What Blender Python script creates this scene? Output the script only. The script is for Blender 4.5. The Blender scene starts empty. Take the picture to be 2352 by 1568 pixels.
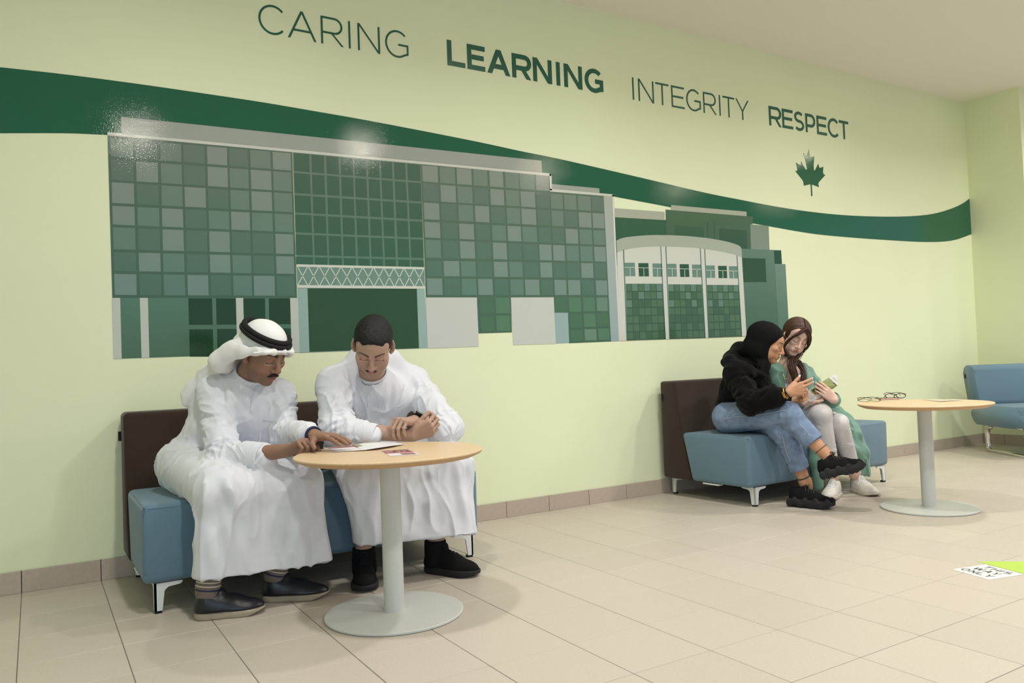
import bpy, bmesh, math, random
import numpy as np
from mathutils import Vector, Matrix
random.seed(7); RNG = np.random.default_rng(7)
SC = bpy.context.scene
COL = SC.collection

# ------------------------------------------------------------------ camera
CAM = np.array([0.0, -3.98229, 0.88765]); YAW, PITCH, ROLL, FPX = 0.54687948, 0.02959934, -0.03789813, 1805.13
_f = np.array([math.sin(YAW)*math.cos(PITCH), math.cos(YAW)*math.cos(PITCH), math.sin(PITCH)])
_r = np.array([math.cos(YAW), -math.sin(YAW), 0.0]); _u = np.cross(_r, _f)
CR = math.cos(ROLL)*_r + math.sin(ROLL)*_u
CU = -math.sin(ROLL)*_r + math.cos(ROLL)*_u
cd = bpy.data.cameras.new('camera'); cam = bpy.data.objects.new('camera', cd); COL.objects.link(cam)
cd.sensor_width = 36.0; cd.sensor_fit = 'HORIZONTAL'; cd.lens = 36.0*FPX/2352.0
cd.clip_start = 0.05; cd.clip_end = 60
cam.matrix_world = Matrix(((CR[0], CU[0], -_f[0], CAM[0]), (CR[1], CU[1], -_f[1], CAM[1]), (CR[2], CU[2], -_f[2], CAM[2]), (0, 0, 0, 1)))
SC.camera = cam
def ray(px, py): return _f + (px-1176.0)/FPX*CR - (py-784.0)/FPX*CU
def at_y(px, py, y=0.0):
    """the point of the plane y = const that the camera sees there (used to survey the photograph)"""
    d = ray(px, py); return CAM + d*(y-CAM[1])/d[1]
def at_d(px, py, d): return CAM+ray(px, py)*d
def dep(P): return float((np.asarray(P)-CAM)@_f)
def at_z(px, py, z=0.0):
    d = ray(px, py); return CAM + d*(z-CAM[2])/d[2]

# ------------------------------------------------------------------ render look, sky, lamps
vs = SC.view_settings; vs.view_transform = 'Standard'; vs.look = 'None'; vs.gamma = 1.0; vs.use_curve_mapping = False
vs.exposure = 0.0
SC.cycles.use_denoising = True
SC.cycles.max_bounces = 8; SC.cycles.diffuse_bounces = 6; SC.cycles.glossy_bounces = 3
SC.cycles.sample_clamp_indirect = 6.0
H = 3.1724                                   # ceiling height
XC, YC = 7.47, -0.476                        # inner corner, outer corner of the return wall
X0, Y0, TS = 2.33834, 0.415078, 0.3          # floor grid origin and pitch
w = bpy.data.worlds.new('world'); SC.world = w; w.use_nodes = True
w.node_tree.nodes['Background'].inputs[0].default_value = (0.80, 0.90, 1.0, 1)
w.node_tree.nodes['Background'].inputs[1].default_value = 0.55
LAMPS = [(0.62, -1.72), (2.85, -1.72), (5.05, -1.70), (7.45, -1.84), (9.5, -1.8), (0.83, -3.91), (2.86, -3.50), (5.10, -3.58), (7.3, -3.6), (9.4, -3.7)]
LAMP_W = 22.0
def build_lamps():
    for k, (x, y) in enumerate(LAMPS):
        L = bpy.data.lights.new('downlight_lamp', 'AREA'); L.shape = 'DISK'; L.size = 0.16; L.energy = LAMP_W*(0.8 if k == 0 else 1.0); L.spread = math.radians(152); L.color = (1.0, 0.975, 0.985)
        o = bpy.data.objects.new('downlight_lamp', L); COL.objects.link(o); o.location = (x, y, H-0.012)
        G = bpy.data.lights.new('downlight_lens', 'AREA'); G.shape = 'DISK'; G.size = 0.10; G.energy = 6.0; G.color = (1.0, 0.92, 0.66)   # the frosted lens, seen from the side
        o = bpy.data.objects.new('downlight_lens', G); COL.objects.link(o); o.location = (x, y, H-0.016)
build_lamps()
def window_light(loc, target, sx, sy, watts, col):
    L = bpy.data.lights.new('daylight', 'AREA'); L.shape = 'RECTANGLE'; L.size = sx; L.size_y = sy; L.energy = watts; L.color = col
    o = bpy.data.objects.new('daylight', L); COL.objects.link(o); o.location = loc
    o.rotation_euler = (Vector(target)-Vector(loc)).to_track_quat('-Z', 'Y').to_euler()
window_light((-1.6, -6.8, 1.5), (1.8, -0.5, 0.7), 3.0, 2.2, 48, (0.55, 0.74, 1.0))     # daylight from windows behind the photographer

# ------------------------------------------------------------------ helpers
def lin(r, g, b):
    def c(v):
        v /= 255.0
        return v/12.92 if v <= 0.04045 else ((v+0.055)/1.055)**2.4
    return (c(r), c(g), c(b), 1.0)
def mat(name, col, rough=0.6, spec=0.4, metal=0.0, noise=0.0, nscale=30.0, bump=0.0, bscale=200.0, attr=None, sheen=0.0, coat=0.0, sss=0.0, rand=0.0, trans=0.0):
    m = bpy.data.materials.new(name); m.use_nodes = True; nt = m.node_tree; N = nt.nodes; L = nt.links
    b = N['Principled BSDF']; b.inputs['Roughness'].default_value = rough; b.inputs['Metallic'].default_value = metal
    b.inputs['Specular IOR Level'].default_value = spec
    if coat: b.inputs['Coat Weight'].default_value = coat; b.inputs['Coat Roughness'].default_value = 0.08
    if sheen: b.inputs['Sheen Weight'].default_value = sheen; b.inputs['Sheen Roughness'].default_value = 0.5
    if trans: b.inputs['Transmission Weight'].default_value = trans
    if sss:
        b.inputs['Subsurface Weight'].default_value = sss; b.inputs['Subsurface Radius'].default_value = (0.012, 0.005, 0.003); b.inputs['Subsurface Scale'].default_value = 0.6
    tc = N.new('ShaderNodeTexCoord')
    src = None
    if attr:
        a = N.new('ShaderNodeAttribute'); a.attribute_name = attr; src = a.outputs['Color']
    else:
        rgb = N.new('ShaderNodeRGB'); rgb.outputs[0].default_value = col; src = rgb.outputs[0]
    if noise:
        n = N.new('ShaderNodeTexNoise'); n.inputs['Scale'].default_value = nscale; n.inputs['Detail'].default_value = 4
        L.new(tc.outputs['Object'], n.inputs['Vector'])
        mr = N.new('ShaderNodeMapRange'); mr.inputs[1].default_value = 0.3; mr.inputs[2].default_value = 0.7
        mr.inputs[3].default_value = 1-noise; mr.inputs[4].default_value = 1+noise; L.new(n.outputs['Fac'], mr.inputs[0])
        mx = N.new('ShaderNodeVectorMath'); mx.operation = 'SCALE'; L.new(src, mx.inputs[0]); L.new(mr.outputs[0], mx.inputs['Scale']); src = mx.outputs[0]
    if rand:
        oi = N.new('ShaderNodeObjectInfo'); mr = N.new('ShaderNodeMapRange'); mr.inputs[3].default_value = 1-rand; mr.inputs[4].default_value = 1+rand
        L.new(oi.outputs['Random'], mr.inputs[0])
        mx = N.new('ShaderNodeVectorMath'); mx.operation = 'SCALE'; L.new(src, mx.inputs[0]); L.new(mr.outputs[0], mx.inputs['Scale']); src = mx.outputs[0]
    L.new(src, b.inputs['Base Color'])
    if bump:
        n = N.new('ShaderNodeTexNoise'); n.inputs['Scale'].default_value = bscale; n.inputs['Detail'].default_value = 2
        L.new(tc.outputs['Object'], n.inputs['Vector'])
        bp = N.new('ShaderNodeBump'); bp.inputs['Strength'].default_value = bump; bp.inputs['Distance'].default_value = 0.002
        L.new(n.outputs['Fac'], bp.inputs['Height']); L.new(bp.outputs[0], b.inputs['Normal'])
    return m
def tag(o, label=None, cat=None, group=None, kind=None):
    if label: o['label'] = label
    if cat: o['category'] = cat
    if group: o['group'] = group
    if kind: o['kind'] = kind
    return o
def link(name, me, m=None, parent=None):
    o = bpy.data.objects.new(name, me); COL.objects.link(o)
    if m is not None:
        for x in (m if isinstance(m, (list, tuple)) else [m]): me.materials.append(x)
    if parent is not None: o.parent = parent
    return o
def empty(name, loc=(0, 0, 0), rz=0.0):
    o = bpy.data.objects.new(name, None); COL.objects.link(o); o.location = loc; o.rotation_euler = (0, 0, rz); o.empty_display_size = 0.1
    return o
def mesh_np(name, V, Q, smooth=True):
    """mesh from arrays: V (n,3) points, Q (m,4) or (m,3) faces"""
    me = bpy.data.meshes.new(name); V = np.asarray(V, np.float32); Q = np.asarray(Q, np.int32); k = Q.shape[1]
    me.vertices.add(len(V)); me.vertices.foreach_set('co', V.ravel())
    me.loops.add(Q.size); me.loops.foreach_set('vertex_index', Q.ravel())
    me.polygons.add(len(Q)); me.polygons.foreach_set('loop_start', np.arange(0, Q.size, k, dtype=np.int32))
    me.polygons.foreach_set('loop_total', np.full(len(Q), k, np.int32))
    if smooth: me.polygons.foreach_set('use_smooth', np.ones(len(Q), bool))
    me.update(calc_edges=True); me.validate()
    return me
def bm_mesh(name, bm, smooth=False):
    me = bpy.data.meshes.new(name); bmesh.ops.recalc_face_normals(bm, faces=bm.faces); bm.to_mesh(me); bm.free()
    if smooth: me.polygons.foreach_set('use_smooth', np.ones(len(me.polygons), bool))
    return me
def bx(bm, c, s, bevel=0.0, seg=2, M=None):
    """box centred c, full size s, optional bevel and transform"""
    vs_ = bmesh.ops.create_cube(bm, size=1.0)['verts']
    for v in vs_: v.co = Vector((v.co.x*s[0]+c[0], v.co.y*s[1]+c[1], v.co.z*s[2]+c[2]))
    if bevel:
        es = list({e for v in vs_ for e in v.link_edges}); r_ = bmesh.ops.bevel(bm, geom=es, offset=bevel, segments=seg, affect='EDGES', profile=0.5)
        vs_ = list({v for f in r_['faces'] for v in f.verts} | {v for v in vs_ if v.is_valid})
    if M is not None: bmesh.ops.transform(bm, matrix=M, verts=[v for v in vs_ if v.is_valid])
    return vs_
def prism(bm, pts, d, n=None):
    """extrude the polygon pts (3-D points) by the vector d"""
    vs1 = [bm.verts.new(p) for p in pts]; vs2 = [bm.verts.new(Vector(p)+Vector(d)) for p in pts]; k = len(pts)
    bm.faces.new(vs1); bm.faces.new(vs2[::-1])
    for i in range(k): bm.faces.new((vs1[i], vs1[(i+1) % k], vs2[(i+1) % k], vs2[i]))
def lathe(bm, prof, c=(0, 0, 0), seg=64):
    """spin the profile [(r, z)] about z"""
    rings = []
    for r_, z in prof:
        if r_ < 1e-6: rings.append([bm.verts.new((c[0], c[1], c[2]+z))])
        else: rings.append([bm.verts.new((c[0]+r_*math.cos(2*math.pi*i/seg), c[1]+r_*math.sin(2*math.pi*i/seg), c[2]+z)) for i in range(seg)])
    for a, b in zip(rings, rings[1:]):
        for i in range(seg):
            j = (i+1) % seg
            if len(a) == 1 and len(b) == 1: continue
            if len(a) == 1: bm.faces.new((a[0], b[i], b[j]))
            elif len(b) == 1: bm.faces.new((a[i], a[j], b[0]))
            else: bm.faces.new((a[i], a[j], b[j], b[i]))
def tube_arr(pts, rad, seg=10, closed=False, flat=None):
    """tube along a polyline as arrays; rad a number or list; flat = (axis, factor) squashes the section"""
    P = np.asarray(pts, float); n = len(P); R_ = np.full(n, rad) if np.isscalar(rad) else np.asarray(rad, float)
    T = np.gradient(P, axis=0) if not closed else (np.roll(P, -1, 0)-np.roll(P, 1, 0)); T /= np.linalg.norm(T, axis=1)[:, None]+1e-12
    ref = np.array([0, 0, 1.0]) if abs(T[0][2]) < 0.9 else np.array([1.0, 0, 0])
    nrm = np.cross(T[0], ref); nrm /= np.linalg.norm(nrm); V = []
    for i in range(n):
        nrm = nrm-T[i]*(nrm@T[i]); nrm /= np.linalg.norm(nrm); b = np.cross(T[i], nrm)
        for k in range(seg):
            a = 2*math.pi*k/seg; off = R_[i]*(math.cos(a)*nrm+math.sin(a)*b)
            if flat is not None: ax = np.asarray(flat[0], float); off = off-(1-flat[1])*(off@ax)*ax
            V.append(P[i]+off)
    Q = []
    for i in range(n if closed else n-1):
        j = (i+1) % n
        for k in range(seg):
            l = (k+1) % seg; Q.append((i*seg+k, i*seg+l, j*seg+l, j*seg+k))
    if not closed:
        V += [P[0], P[-1]]; c0, c1 = len(V)-2, len(V)-1
        for k in range(seg):
            l = (k+1) % seg; Q.append((c0, l, k, k)); Q.append((c1, (n-1)*seg+k, (n-1)*seg+l, (n-1)*seg+l))
    return np.array(V), Q
def tubes(name, lst, m, parent=None, seg=10):
    """several tubes joined as one mesh: lst of (pts, rad[, closed[, flat]])"""
    V, F = [], []; o = 0
    for t in lst:
        v, q = tube_arr(t[0], t[1], seg, *(t[2:]))
        F += [tuple(dict.fromkeys(x+o for x in f)) for f in q]; V += v.tolist(); o += len(v)
    me = bpy.data.meshes.new(name); me.from_pydata(V, [], F); me.polygons.foreach_set('use_smooth', np.ones(len(me.polygons), bool)); me.update()
    return link(name, me, m, parent)
def curve_pts(pts, n=24):
    """Catmull-Rom through the points"""
    P = np.asarray(pts, float); P = np.vstack([2*P[0]-P[1], P, 2*P[-1]-P[-2]]); out = []
    k = len(P)-3
    for s in np.linspace(0, k-1e-9, n):
        i = int(s); t = s-i; a, b, c, d = P[i:i+4]
        out.append(0.5*((2*b)+(-a+c)*t+(2*a-5*b+4*c-d)*t*t+(-a+3*b-3*c+d)*t**3))
    return np.array(out)
# ================================================================== the room
M_wall = mat('wall_paint', lin(230, 236, 201), rough=0.75, spec=0.25, noise=0.02, nscale=1.2, bump=0.12, bscale=260)
M_ceil = mat('ceiling_paint', lin(236, 232, 220), rough=0.9, spec=0.1, bump=0.1, bscale=150)
M_tile = mat('floor_tile', lin(193, 184, 171), rough=0.42, spec=0.4, noise=0.035, nscale=110, bump=0.06, bscale=120, rand=0.025)
M_grout = mat('grout', lin(120, 113, 106), rough=0.9, spec=0.1)
M_skirt = mat('skirting_tile', lin(184, 171, 156), rough=0.5, spec=0.35, noise=0.05, nscale=60, rand=0.03)
M_darkjoint = mat('dark_joint', lin(70, 72, 84), rough=0.9)

def slab(name, lo, hi, m):
    bm = bmesh.new(); bx(bm, [(a+b)/2 for a, b in zip(lo, hi)], [b-a for a, b in zip(lo, hi)])
    o = link(name, bm_mesh(name, bm), m); o['kind'] = 'structure'; return o
floor = slab('floor', (-3.2, -9.0, -0.12), (11.5, 0.1, -0.0025), M_grout)
ceiling = slab('ceiling', (-3.2, -9.0, H), (11.5, 0.12, H+0.12), M_ceil)
wall_back = slab('wall_back', (-3.2, 0.0, -0.12), (XC, 0.12, H), M_wall)
unseen_wall_left = slab('unseen_wall_left', (-3.2, -9.0, -0.12), (-3.05, 0.0, H), M_wall)  # unseen wall, added to block sky light from the open left side
wall_right = slab('wall_right', (XC, YC, -0.12), (11.5, 0.12, H), M_wall)

# floor tiles: the 300 that show largest one by one, the rest joined
def tile_mesh(name, sx, sy, t=0.010, bev=0.0012):
    bm = bmesh.new(); bx(bm, (0, 0, -t/2), (sx, sy, t))
    top = [e for e in bm.edges if all(v.co.z > -1e-6 for v in e.verts)]
    bmesh.ops.bevel(bm, geom=top, offset=bev, segments=1, affect='EDGES')
    return bm_mesh(name, bm)
GAP = 0.0024
def in_view(P, m=60):
    d = P-CAM; z = d@_f
    if z < 0.3: return None
    px = 1176+FPX*(d@CR)/z; py = 784-FPX*(d@CU)/z
    return z if (-m < px < 2352+m and -m < py < 1568+m) else None
cells = []
for i in range(-18, 30):
    for j in range(-2, 14):
        x0, x1 = X0+i*TS, X0+(i+1)*TS; y1, y0 = -(Y0+j*TS), -(Y0+(j+1)*TS)
        y1 = min(y1, 0.0)
        if y1-y0 < 0.02 or x0 > 11.2 or x1 < -3.1: continue
        if y1 > YC and x1 > XC:                      # trimmed against the return wall
            if x0 > XC-0.02: 
                y1 = YC
                if y1-y0 < 0.02: continue
            elif y0 >= YC-0.01: x1 = XC
        c = np.array([(x0+x1)/2, (y0+y1)/2, 0.0])
        seen = [in_view(np.array([a, b, 0.0])) for a in (x0, x1) for b in (y0, y1)]+[in_view(c)]
        z = min([s for s in seen if s], default=None)
        cells.append((z if z else 99, x0, x1, y0, y1, c))
cells.sort(key=lambda t: t[0])
base_me = tile_mesh('tile', TS-GAP, TS-GAP); base_me.materials.append(M_tile); tcache = {}
far = bmesh.new()
for n, (z, x0, x1, y0, y1, c) in enumerate(cells):
    if n < 300 and z < 90:
        key = (round(x1-x0, 3), round(y1-y0, 3))
        if key == (TS, TS): me = base_me
        else:
            if key not in tcache: tcache[key] = tile_mesh('tile', key[0]-GAP, key[1]-GAP); tcache[key].materials.append(M_tile)
            me = tcache[key]
        o = bpy.data.objects.new('tile', me); COL.objects.link(o); o.parent = floor; o.location = c; o.location.z = random.uniform(-0.0003, 0.0)
    else:
        bx(far, (c[0], c[1], -0.005), (x1-x0-GAP, y1-y0-GAP, 0.010))
o = link('far_tiles', bm_mesh('far_tiles', far), M_tile, floor); o['kind'] = 'stuff'

# skirting tiles along the foot of both walls
BH = 0.093
def skirting(name, along, fixed, a0, a1, first):
    bm = bmesh.new()
    if along == 'x': bx(bm, ((a0+a1)/2, fixed-0.002, BH/2), (a1-a0, 0.004, BH-0.002))
    else: bx(bm, (fixed-0.002, (a0+a1)/2, BH/2), (0.004, a1-a0, BH-0.002))
    root = link(name, bm_mesh(name, bm), M_darkjoint); root['kind'] = 'structure'
    a = first
    while a < a1:
        s0, s1 = max(a, a0), min(a+TS, a1)
        if s1-s0 > 0.01:
            b = bmesh.new(); L = s1-s0-0.003; bx(b, (0, 0, 0), (L, 0.007, BH) if along == 'x' else (0.007, L, BH), 0.0012, 1)
            t = link('skirting_tile', bm_mesh('skirting_tile', b), M_skirt, root)
            c = (s0+s1)/2
            t.location = (c, fixed-0.006-random.uniform(0, .0006), BH/2) if along == 'x' else (fixed-0.006-random.uniform(0, .0006), c, BH/2)
        a += TS
    return root
skirting('baseboard_back', 'x', 0.0, -0.6, XC-0.01, X0-10*TS)
skirting('baseboard_right', 'y', XC, YC, -0.011, YC-0.02)
skirting('baseboard_front', 'x', YC, XC, 9.0, XC-0.01)

# ------------------------------------------------------------------ printed vinyl on the wall
M_vinyl = mat('printed_vinyl', (1, 1, 1, 1), rough=0.04, spec=0.5, attr='Col', bump=0.13, bscale=190)
M_matte_vinyl = mat('cut_vinyl_letters', lin(38, 92, 74), rough=0.35, spec=0.4)
class Print:
    """flat coloured shapes on the wall plane; layer k lies 0.3 mm in front of layer k-1"""
    def __init__(s): s.v = []; s.f = []; s.c = []
    def poly(s, pts, col, k=0, wallpts=False, bottom=None):
        o = len(s.v); y = -0.0012-0.0003*k
        for p in pts:
            q = (p[0], p[1]) if wallpts else tuple(at_y(p[0], p[1])[[0, 2]])
            s.v.append((q[0], y, q[1]))
        s.f.append(tuple(range(o, len(s.v))))
        if bottom is None: cols = [lin(*col)]*len(pts)
        else:
            zs = [s.v[o+i][2] for i in range(len(pts))]; lo, hi = min(zs), max(zs); A, B = np.array(lin(*bottom)), np.array(lin(*col))
            cols = [tuple(A+(B-A)*((z-lo)/(hi-lo+1e-9))) for z in zs]
        s.c += cols
    def line(s, a, b, wpx, col, k=0):
        a = np.array(a, float); b = np.array(b, float); d = (b-a)/np.linalg.norm(b-a); n = np.array([-d[1], d[0]])*wpx/2
        s.poly([a+n, b+n, b-n, a-n], col, k)
    def build(s, name, m, parent=None):
        me = bpy.data.meshes.new(name); me.from_pydata(s.v, [], s.f)
        at = me.color_attributes.new('Col', 'FLOAT_COLOR', 'CORNER'); at.data.foreach_set('color', np.array(s.c, np.float32).ravel())
        me.update(); return link(name, me, m, parent)

mural = empty('wall_mural', tuple(at_y(247, 822)))
tag(mural, 'green vinyl mural of a glazed building under a sweeping green wave across the wall', 'mural')
def mpart(P, name):
    o = P.build(name, M_vinyl); o.parent = mural; o.matrix_parent_inverse = Matrix.Translation(-mural.location); return o
# the wave
TOP = [(-60, 148), (0, 154.5), (120, 167.5), (229.6, 181), (347, 197), (433.7, 209.6), (600, 234.5), (727.5, 256.2), (829.6, 274), (982.6, 303), (1110, 328.4), (1200, 348), (1290, 366.3), (1447.6, 402.3), (1611, 440.7), (1700, 458.6), (1783, 474.5), (1866, 486.8), (1948.7, 494.6), (2031.6, 497.4), (2098, 496), (2147.7, 490), (2190.8, 476.8), (2214, 465.2), (2231, 452)]
BOT = [(-60, 307), (0, 306), (153, 306), (247, 310), (420, 318), (620, 334), (850, 362), (1050, 388), (1240, 419), (1410.4, 451.4), (1540, 475.8), (1650, 498), (1764.6, 519.3), (1865.8, 536.5), (1948.7, 544.8), (2031.6, 550.8), (2114.5, 555.4), (2164, 554.8), (2197.5, 549.8), (2233, 537)]
P = Print()
def resamp(pts, n):
    c = curve_pts([at_y(*p)[[0, 2]] for p in pts], 260); xs = np.linspace(c[0][0], c[-1][0], n); return np.stack([xs, np.interp(xs, c[:, 0], c[:, 1])], 1)
xe = XC-0.001
tw, bw = resamp(TOP, 120), resamp(BOT, 120)
xs = np.linspace(max(tw[0][0], bw[0][0]), xe, 120); tz = np.interp(xs, tw[:, 0], tw[:, 1]); bz = np.interp(xs, bw[:, 0], bw[:, 1])
for i in range(119): P.poly([(xs[i], bz[i]), (xs[i+1], bz[i+1]), (xs[i+1], tz[i+1]), (xs[i], tz[i])], (26, 94, 68), 0, True)
mpart(P, 'wave_band')

def cross(a, b, c, d):
    """intersection of line ab with line cd (pixels)"""
    A = np.array([[b[0]-a[0], -(d[0]-c[0])], [b[1]-a[1], -(d[1]-c[1])]], float); t = np.linalg.solve(A, np.array([c[0]-a[0], c[1]-a[1]], float)); return (a[0]+t[0]*(b[0]-a[0]), a[1]+t[0]*(b[1]-a[1]))
def panes(P, vt, yt, vb, yb, hl, xl, hr, xr, cols, k, dropped=()):
    """grid of panes: vt / vb = (left, right) pairs of x on the rows yt / yb; hl / hr = (top, bottom) pairs of y on the columns xl / xr"""
    for i in range(len(vt)):
        for j in range(len(hl)):
            if (i, j) in dropped: continue
            L = ((vt[i][0], yt(vt[i][0])), (vb[i][0], yb)); R = ((vt[i][1], yt(vt[i][1])), (vb[i][1], yb))
            T = ((xl, hl[j][0]), (xr, hr[j][0])); B = ((xl, hl[j][1]), (xr, hr[j][1]))
            col, bot = cols(i, j)
            P.poly([cross(*L, *B), cross(*R, *B), cross(*R, *T), cross(*L, *T)], col, k, bottom=bot)
def mix(a, b, t): return tuple(x+(y-x)*t for x, y in zip(a, b))
def pr(s): return [tuple(map(float, x.split('-'))) for x in s.split()]

# roof strips and white copings
P = Print()
P.poly([(278, 268), (1243, 369), (1245, 396), (279, 306)], (160, 166, 158), 1)
P.poly([(1266.5, 422.5), (1376, 432.5), (1376.7, 446), (1267.5, 438)], (160, 167, 158), 1)
P.poly([(247, 303.5), (1265.5, 398.5), (1265.5, 404.5), (247, 310.5)], (205, 207, 198), 4)
P.poly([(1261.5, 399), (1266.3, 399), (1267.5, 437), (1263, 437)], (205, 207, 198), 4)
P.poly([(1263, 433.5), (1409.5, 446.5), (1409.5, 451.5), (1263, 440)], (205, 207, 198), 4)
P.poly([(1405.6, 447), (1409.5, 447), (1424, 783), (1421, 783)], (214, 216, 210), 4)
mpart(P, 'roof_coping')
# left facade
LP = ['10102012', '02102121', '20120121', '20201211'.replace('0', '0'), '10202002', '02102102', '20120120']
LP[3] = '21201211'
SH_T = [(108, 125, 113), (121, 137, 124), (138, 148, 138)]; SH_B = [(80, 114, 98), (94, 128, 114), (115, 141, 131)]  # greyed tops: reflection veil painted into the pane and facade base colours
P = Print()
P.poly([(247, 311), (671, 350), (682, 684), (258, 684)], (94, 114, 100), 1, bottom=(68, 102, 84))
vt = pr('255.5-306.5 313-362.7 369.8-417.5 422.6-471 477-522.9 528-570.6 576.4-622.9 628-669.3'); vb = pr('263-313.5 320.4-370 376-424.7 430.8-478.5 483.6-530.3 535.4-578.3 583-630.8 636-676.7')
hl = pr('320-360.8 368.4-414.3 420-467 473.8-516.4 522.8-572.5 579.4-622.2 629.2-677.4'); hr = pr('350.6-390.6 395.2-438.6 443.7-486.5 491.6-532.4 537.6-582.7 588.6-628.6 634-679')
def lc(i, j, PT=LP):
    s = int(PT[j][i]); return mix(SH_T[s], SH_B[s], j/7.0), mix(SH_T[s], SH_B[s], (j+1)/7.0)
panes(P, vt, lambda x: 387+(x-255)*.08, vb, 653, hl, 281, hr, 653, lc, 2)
mpart(P, 'left_facade_print')
# middle curtain wall
P = Print()
P.poly([(672, 350), (966, 376), (974, 614), (681, 608)], (112, 132, 116), 1, bottom=(92, 126, 108))  # greyer top, veil painted in as on the left facade
vt = pr('675.3-711 716-744.7 749.8-777.9 783-810.5 814.3-841 845.7-871.2 875.6-901 905.7-931.7 936.3-965.6'); vb = pr('679-717.4 721.7-750.6 755-783.7 788.3-816 820.7-847.5 851.8-878 882.4-907.4 912.6-938.8 943-971.7')
hl = pr('353-394 398.6-444.2 449.3-488.4 493.5-533.8 538.9-585.3 590-609'); hr = pr('377.4-415 419.5-461.6 466.7-503.2 508.3-545 549.6-591.7 596.8-613')
panes(P, vt, lambda x: 384+(x-693)*.09, vb, 562, hl, 693, hr, 951, lambda i, j: (mix((80, 106, 90), (58, 98, 76), j/6), mix((80, 106, 90), (58, 98, 76), (j+1)/6)), 2)
mpart(P, 'middle_facade_print')
# right facade
RP = ['2121211299', '021021201110', '201201201022', '202012100211', '102020022112', '021021020020', '201201202202', '9991199901113', '999019999110', '999999999022']
P = Print()
P.poly([(966, 376), (1262, 403), (1264, 439), (1386, 450), (1403, 784), (1306.5, 788), (1304, 718), (1273.5, 718), (1271.4, 683), (1173, 683), (1175.5, 763), (1099, 765.5), (1095, 683), (978, 684)], (98, 118, 102), 1, bottom=(66, 100, 80))  # top greyed likewise by the painted reflection veil
vt = pr('971.7-1007 1012-1046.5 1051-1084.7 1089.3-1121.2 1126.3-1157.5 1162-1192.7 1195.7-1228.9 1233-1262 1265.3-1292 1295.6-1323.6 1327.6-1356.5 1359.3-1386')
vb = pr('980.9-1015.9 1021-1056.7 1060.5-1094.2 1098.3-1131.4 1136.3-1167.7 1172.2-1202 1206-1238.6 1242.8-1269.5 1273.7-1300.4 1305-1332.6 1336.8-1363.5 1368.6-1394.4')
hl = pr('381-418 422.6-461.6 466-504 510-545.8 551-591.7 598.6-633.8 639-677 683-720 725-760'); hr = pr('411-447 453-485 490-523.7 528.8-562 566.7-600.4 604.6-638.2 643.9-677.5 684.6-714 720.2-751')
drop = {(i, 0) for i in range(8, 12)} | {(i, j) for i in range(12) for j in (7, 8)}
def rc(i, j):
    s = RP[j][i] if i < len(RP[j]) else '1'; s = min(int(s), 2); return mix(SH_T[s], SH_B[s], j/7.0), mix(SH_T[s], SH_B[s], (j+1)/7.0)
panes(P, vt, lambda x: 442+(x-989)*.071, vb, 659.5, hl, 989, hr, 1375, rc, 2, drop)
DK = [(74, 112, 86), (84, 124, 96), (102, 136, 114)]
z5 = lambda x, y: (1080+x/3.5625, 380+y/3.5625)
for (x0, x1, dx, y0, y1, s) in [(78, 190, 8, 1080, 1210, 0), (203, 318, 8, 1080, 1208, 1), (80, 192, 8, 1230, 1355, 0), (211, 322, 6, 1228, 1352, 1),
        (688, 790, 6, 1080, 1200, 0), (805, 903, 6, 1080, 1196, 1), (920, 1014, 6, 1080, 1192, 1), (1031, 1120, 6, 1080, 1190, 2),
        (812, 910, 6, 1213, 1325, 0), (926, 1022, 6, 1210, 1320, 1), (1036, 1128, 6, 1206, 1316, 0), (818, 918, 5, 1342, 1433, 0), (933, 1030, 5, 1338, 1430, 2), (1044, 1135, 5, 1334, 1426, 1)]:
    P.poly([z5(x0, y0), z5(x1, y0), z5(x1+dx, y1), z5(x0+dx, y1)], DK[s], 2)
P.poly([(977.5, 683), (1095, 683), (1099.4, 795.6), (982.3, 800)], (197, 202, 194), 3)
P.poly([(1173, 683), (1271.4, 682.6), (1276.6, 789.2), (1179, 792)], (197, 202, 194), 3)
P.poly([(1273.5, 718), (1304, 718), (1307, 787), (1276.8, 788.4)], (150, 174, 172), 3)
P.poly([(1386, 450.7), (1405.6, 452.4), (1422.5, 782.8), (1402.8, 784)], (172, 178, 168), 3, bottom=(150, 172, 172))
mpart(P, 'right_facade_print')
# ground floor below the left facade
P = Print()
P.poly([(257.5, 684), (684, 684), (688, 809), (261, 824)], (86, 124, 106), 1, bottom=(76, 110, 88))
for a, b, c, d in [(257.5, 276, 279.5, 261), (321, 339.5, 343, 325), (541.5, 558.4, 561.5, 545), (666, 684, 688, 670)]:
    yb = lambda x: 824-(x-261)*.0352
    P.poly([(a, 684), (b, 684), (c, yb(c)), (d, yb(d))], (192, 198, 190), 3)
z3 = lambda x, y: (240+x/3.92, 580+y/3.92)
for x0, x1, y0, y1, dx in [(754, 968, 411, 650, 6), (1003, 1181, 411, 648, 6), (762, 975, 690, 935, 6), (1012, 1187, 687, 928, 5), (1248, 1444, 411, 646, 5), (1478, 1671, 411, 644, 5), (1254, 1448, 685, 925, 5), (1484, 1676, 682, 918, 5)]:
    P.poly([z3(x0, y0), z3(x1, y0), z3(x1+dx, y1), z3(x0+dx, y1)], (30, 66, 42), 2)
mpart(P, 'ground_floor_print')
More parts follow.
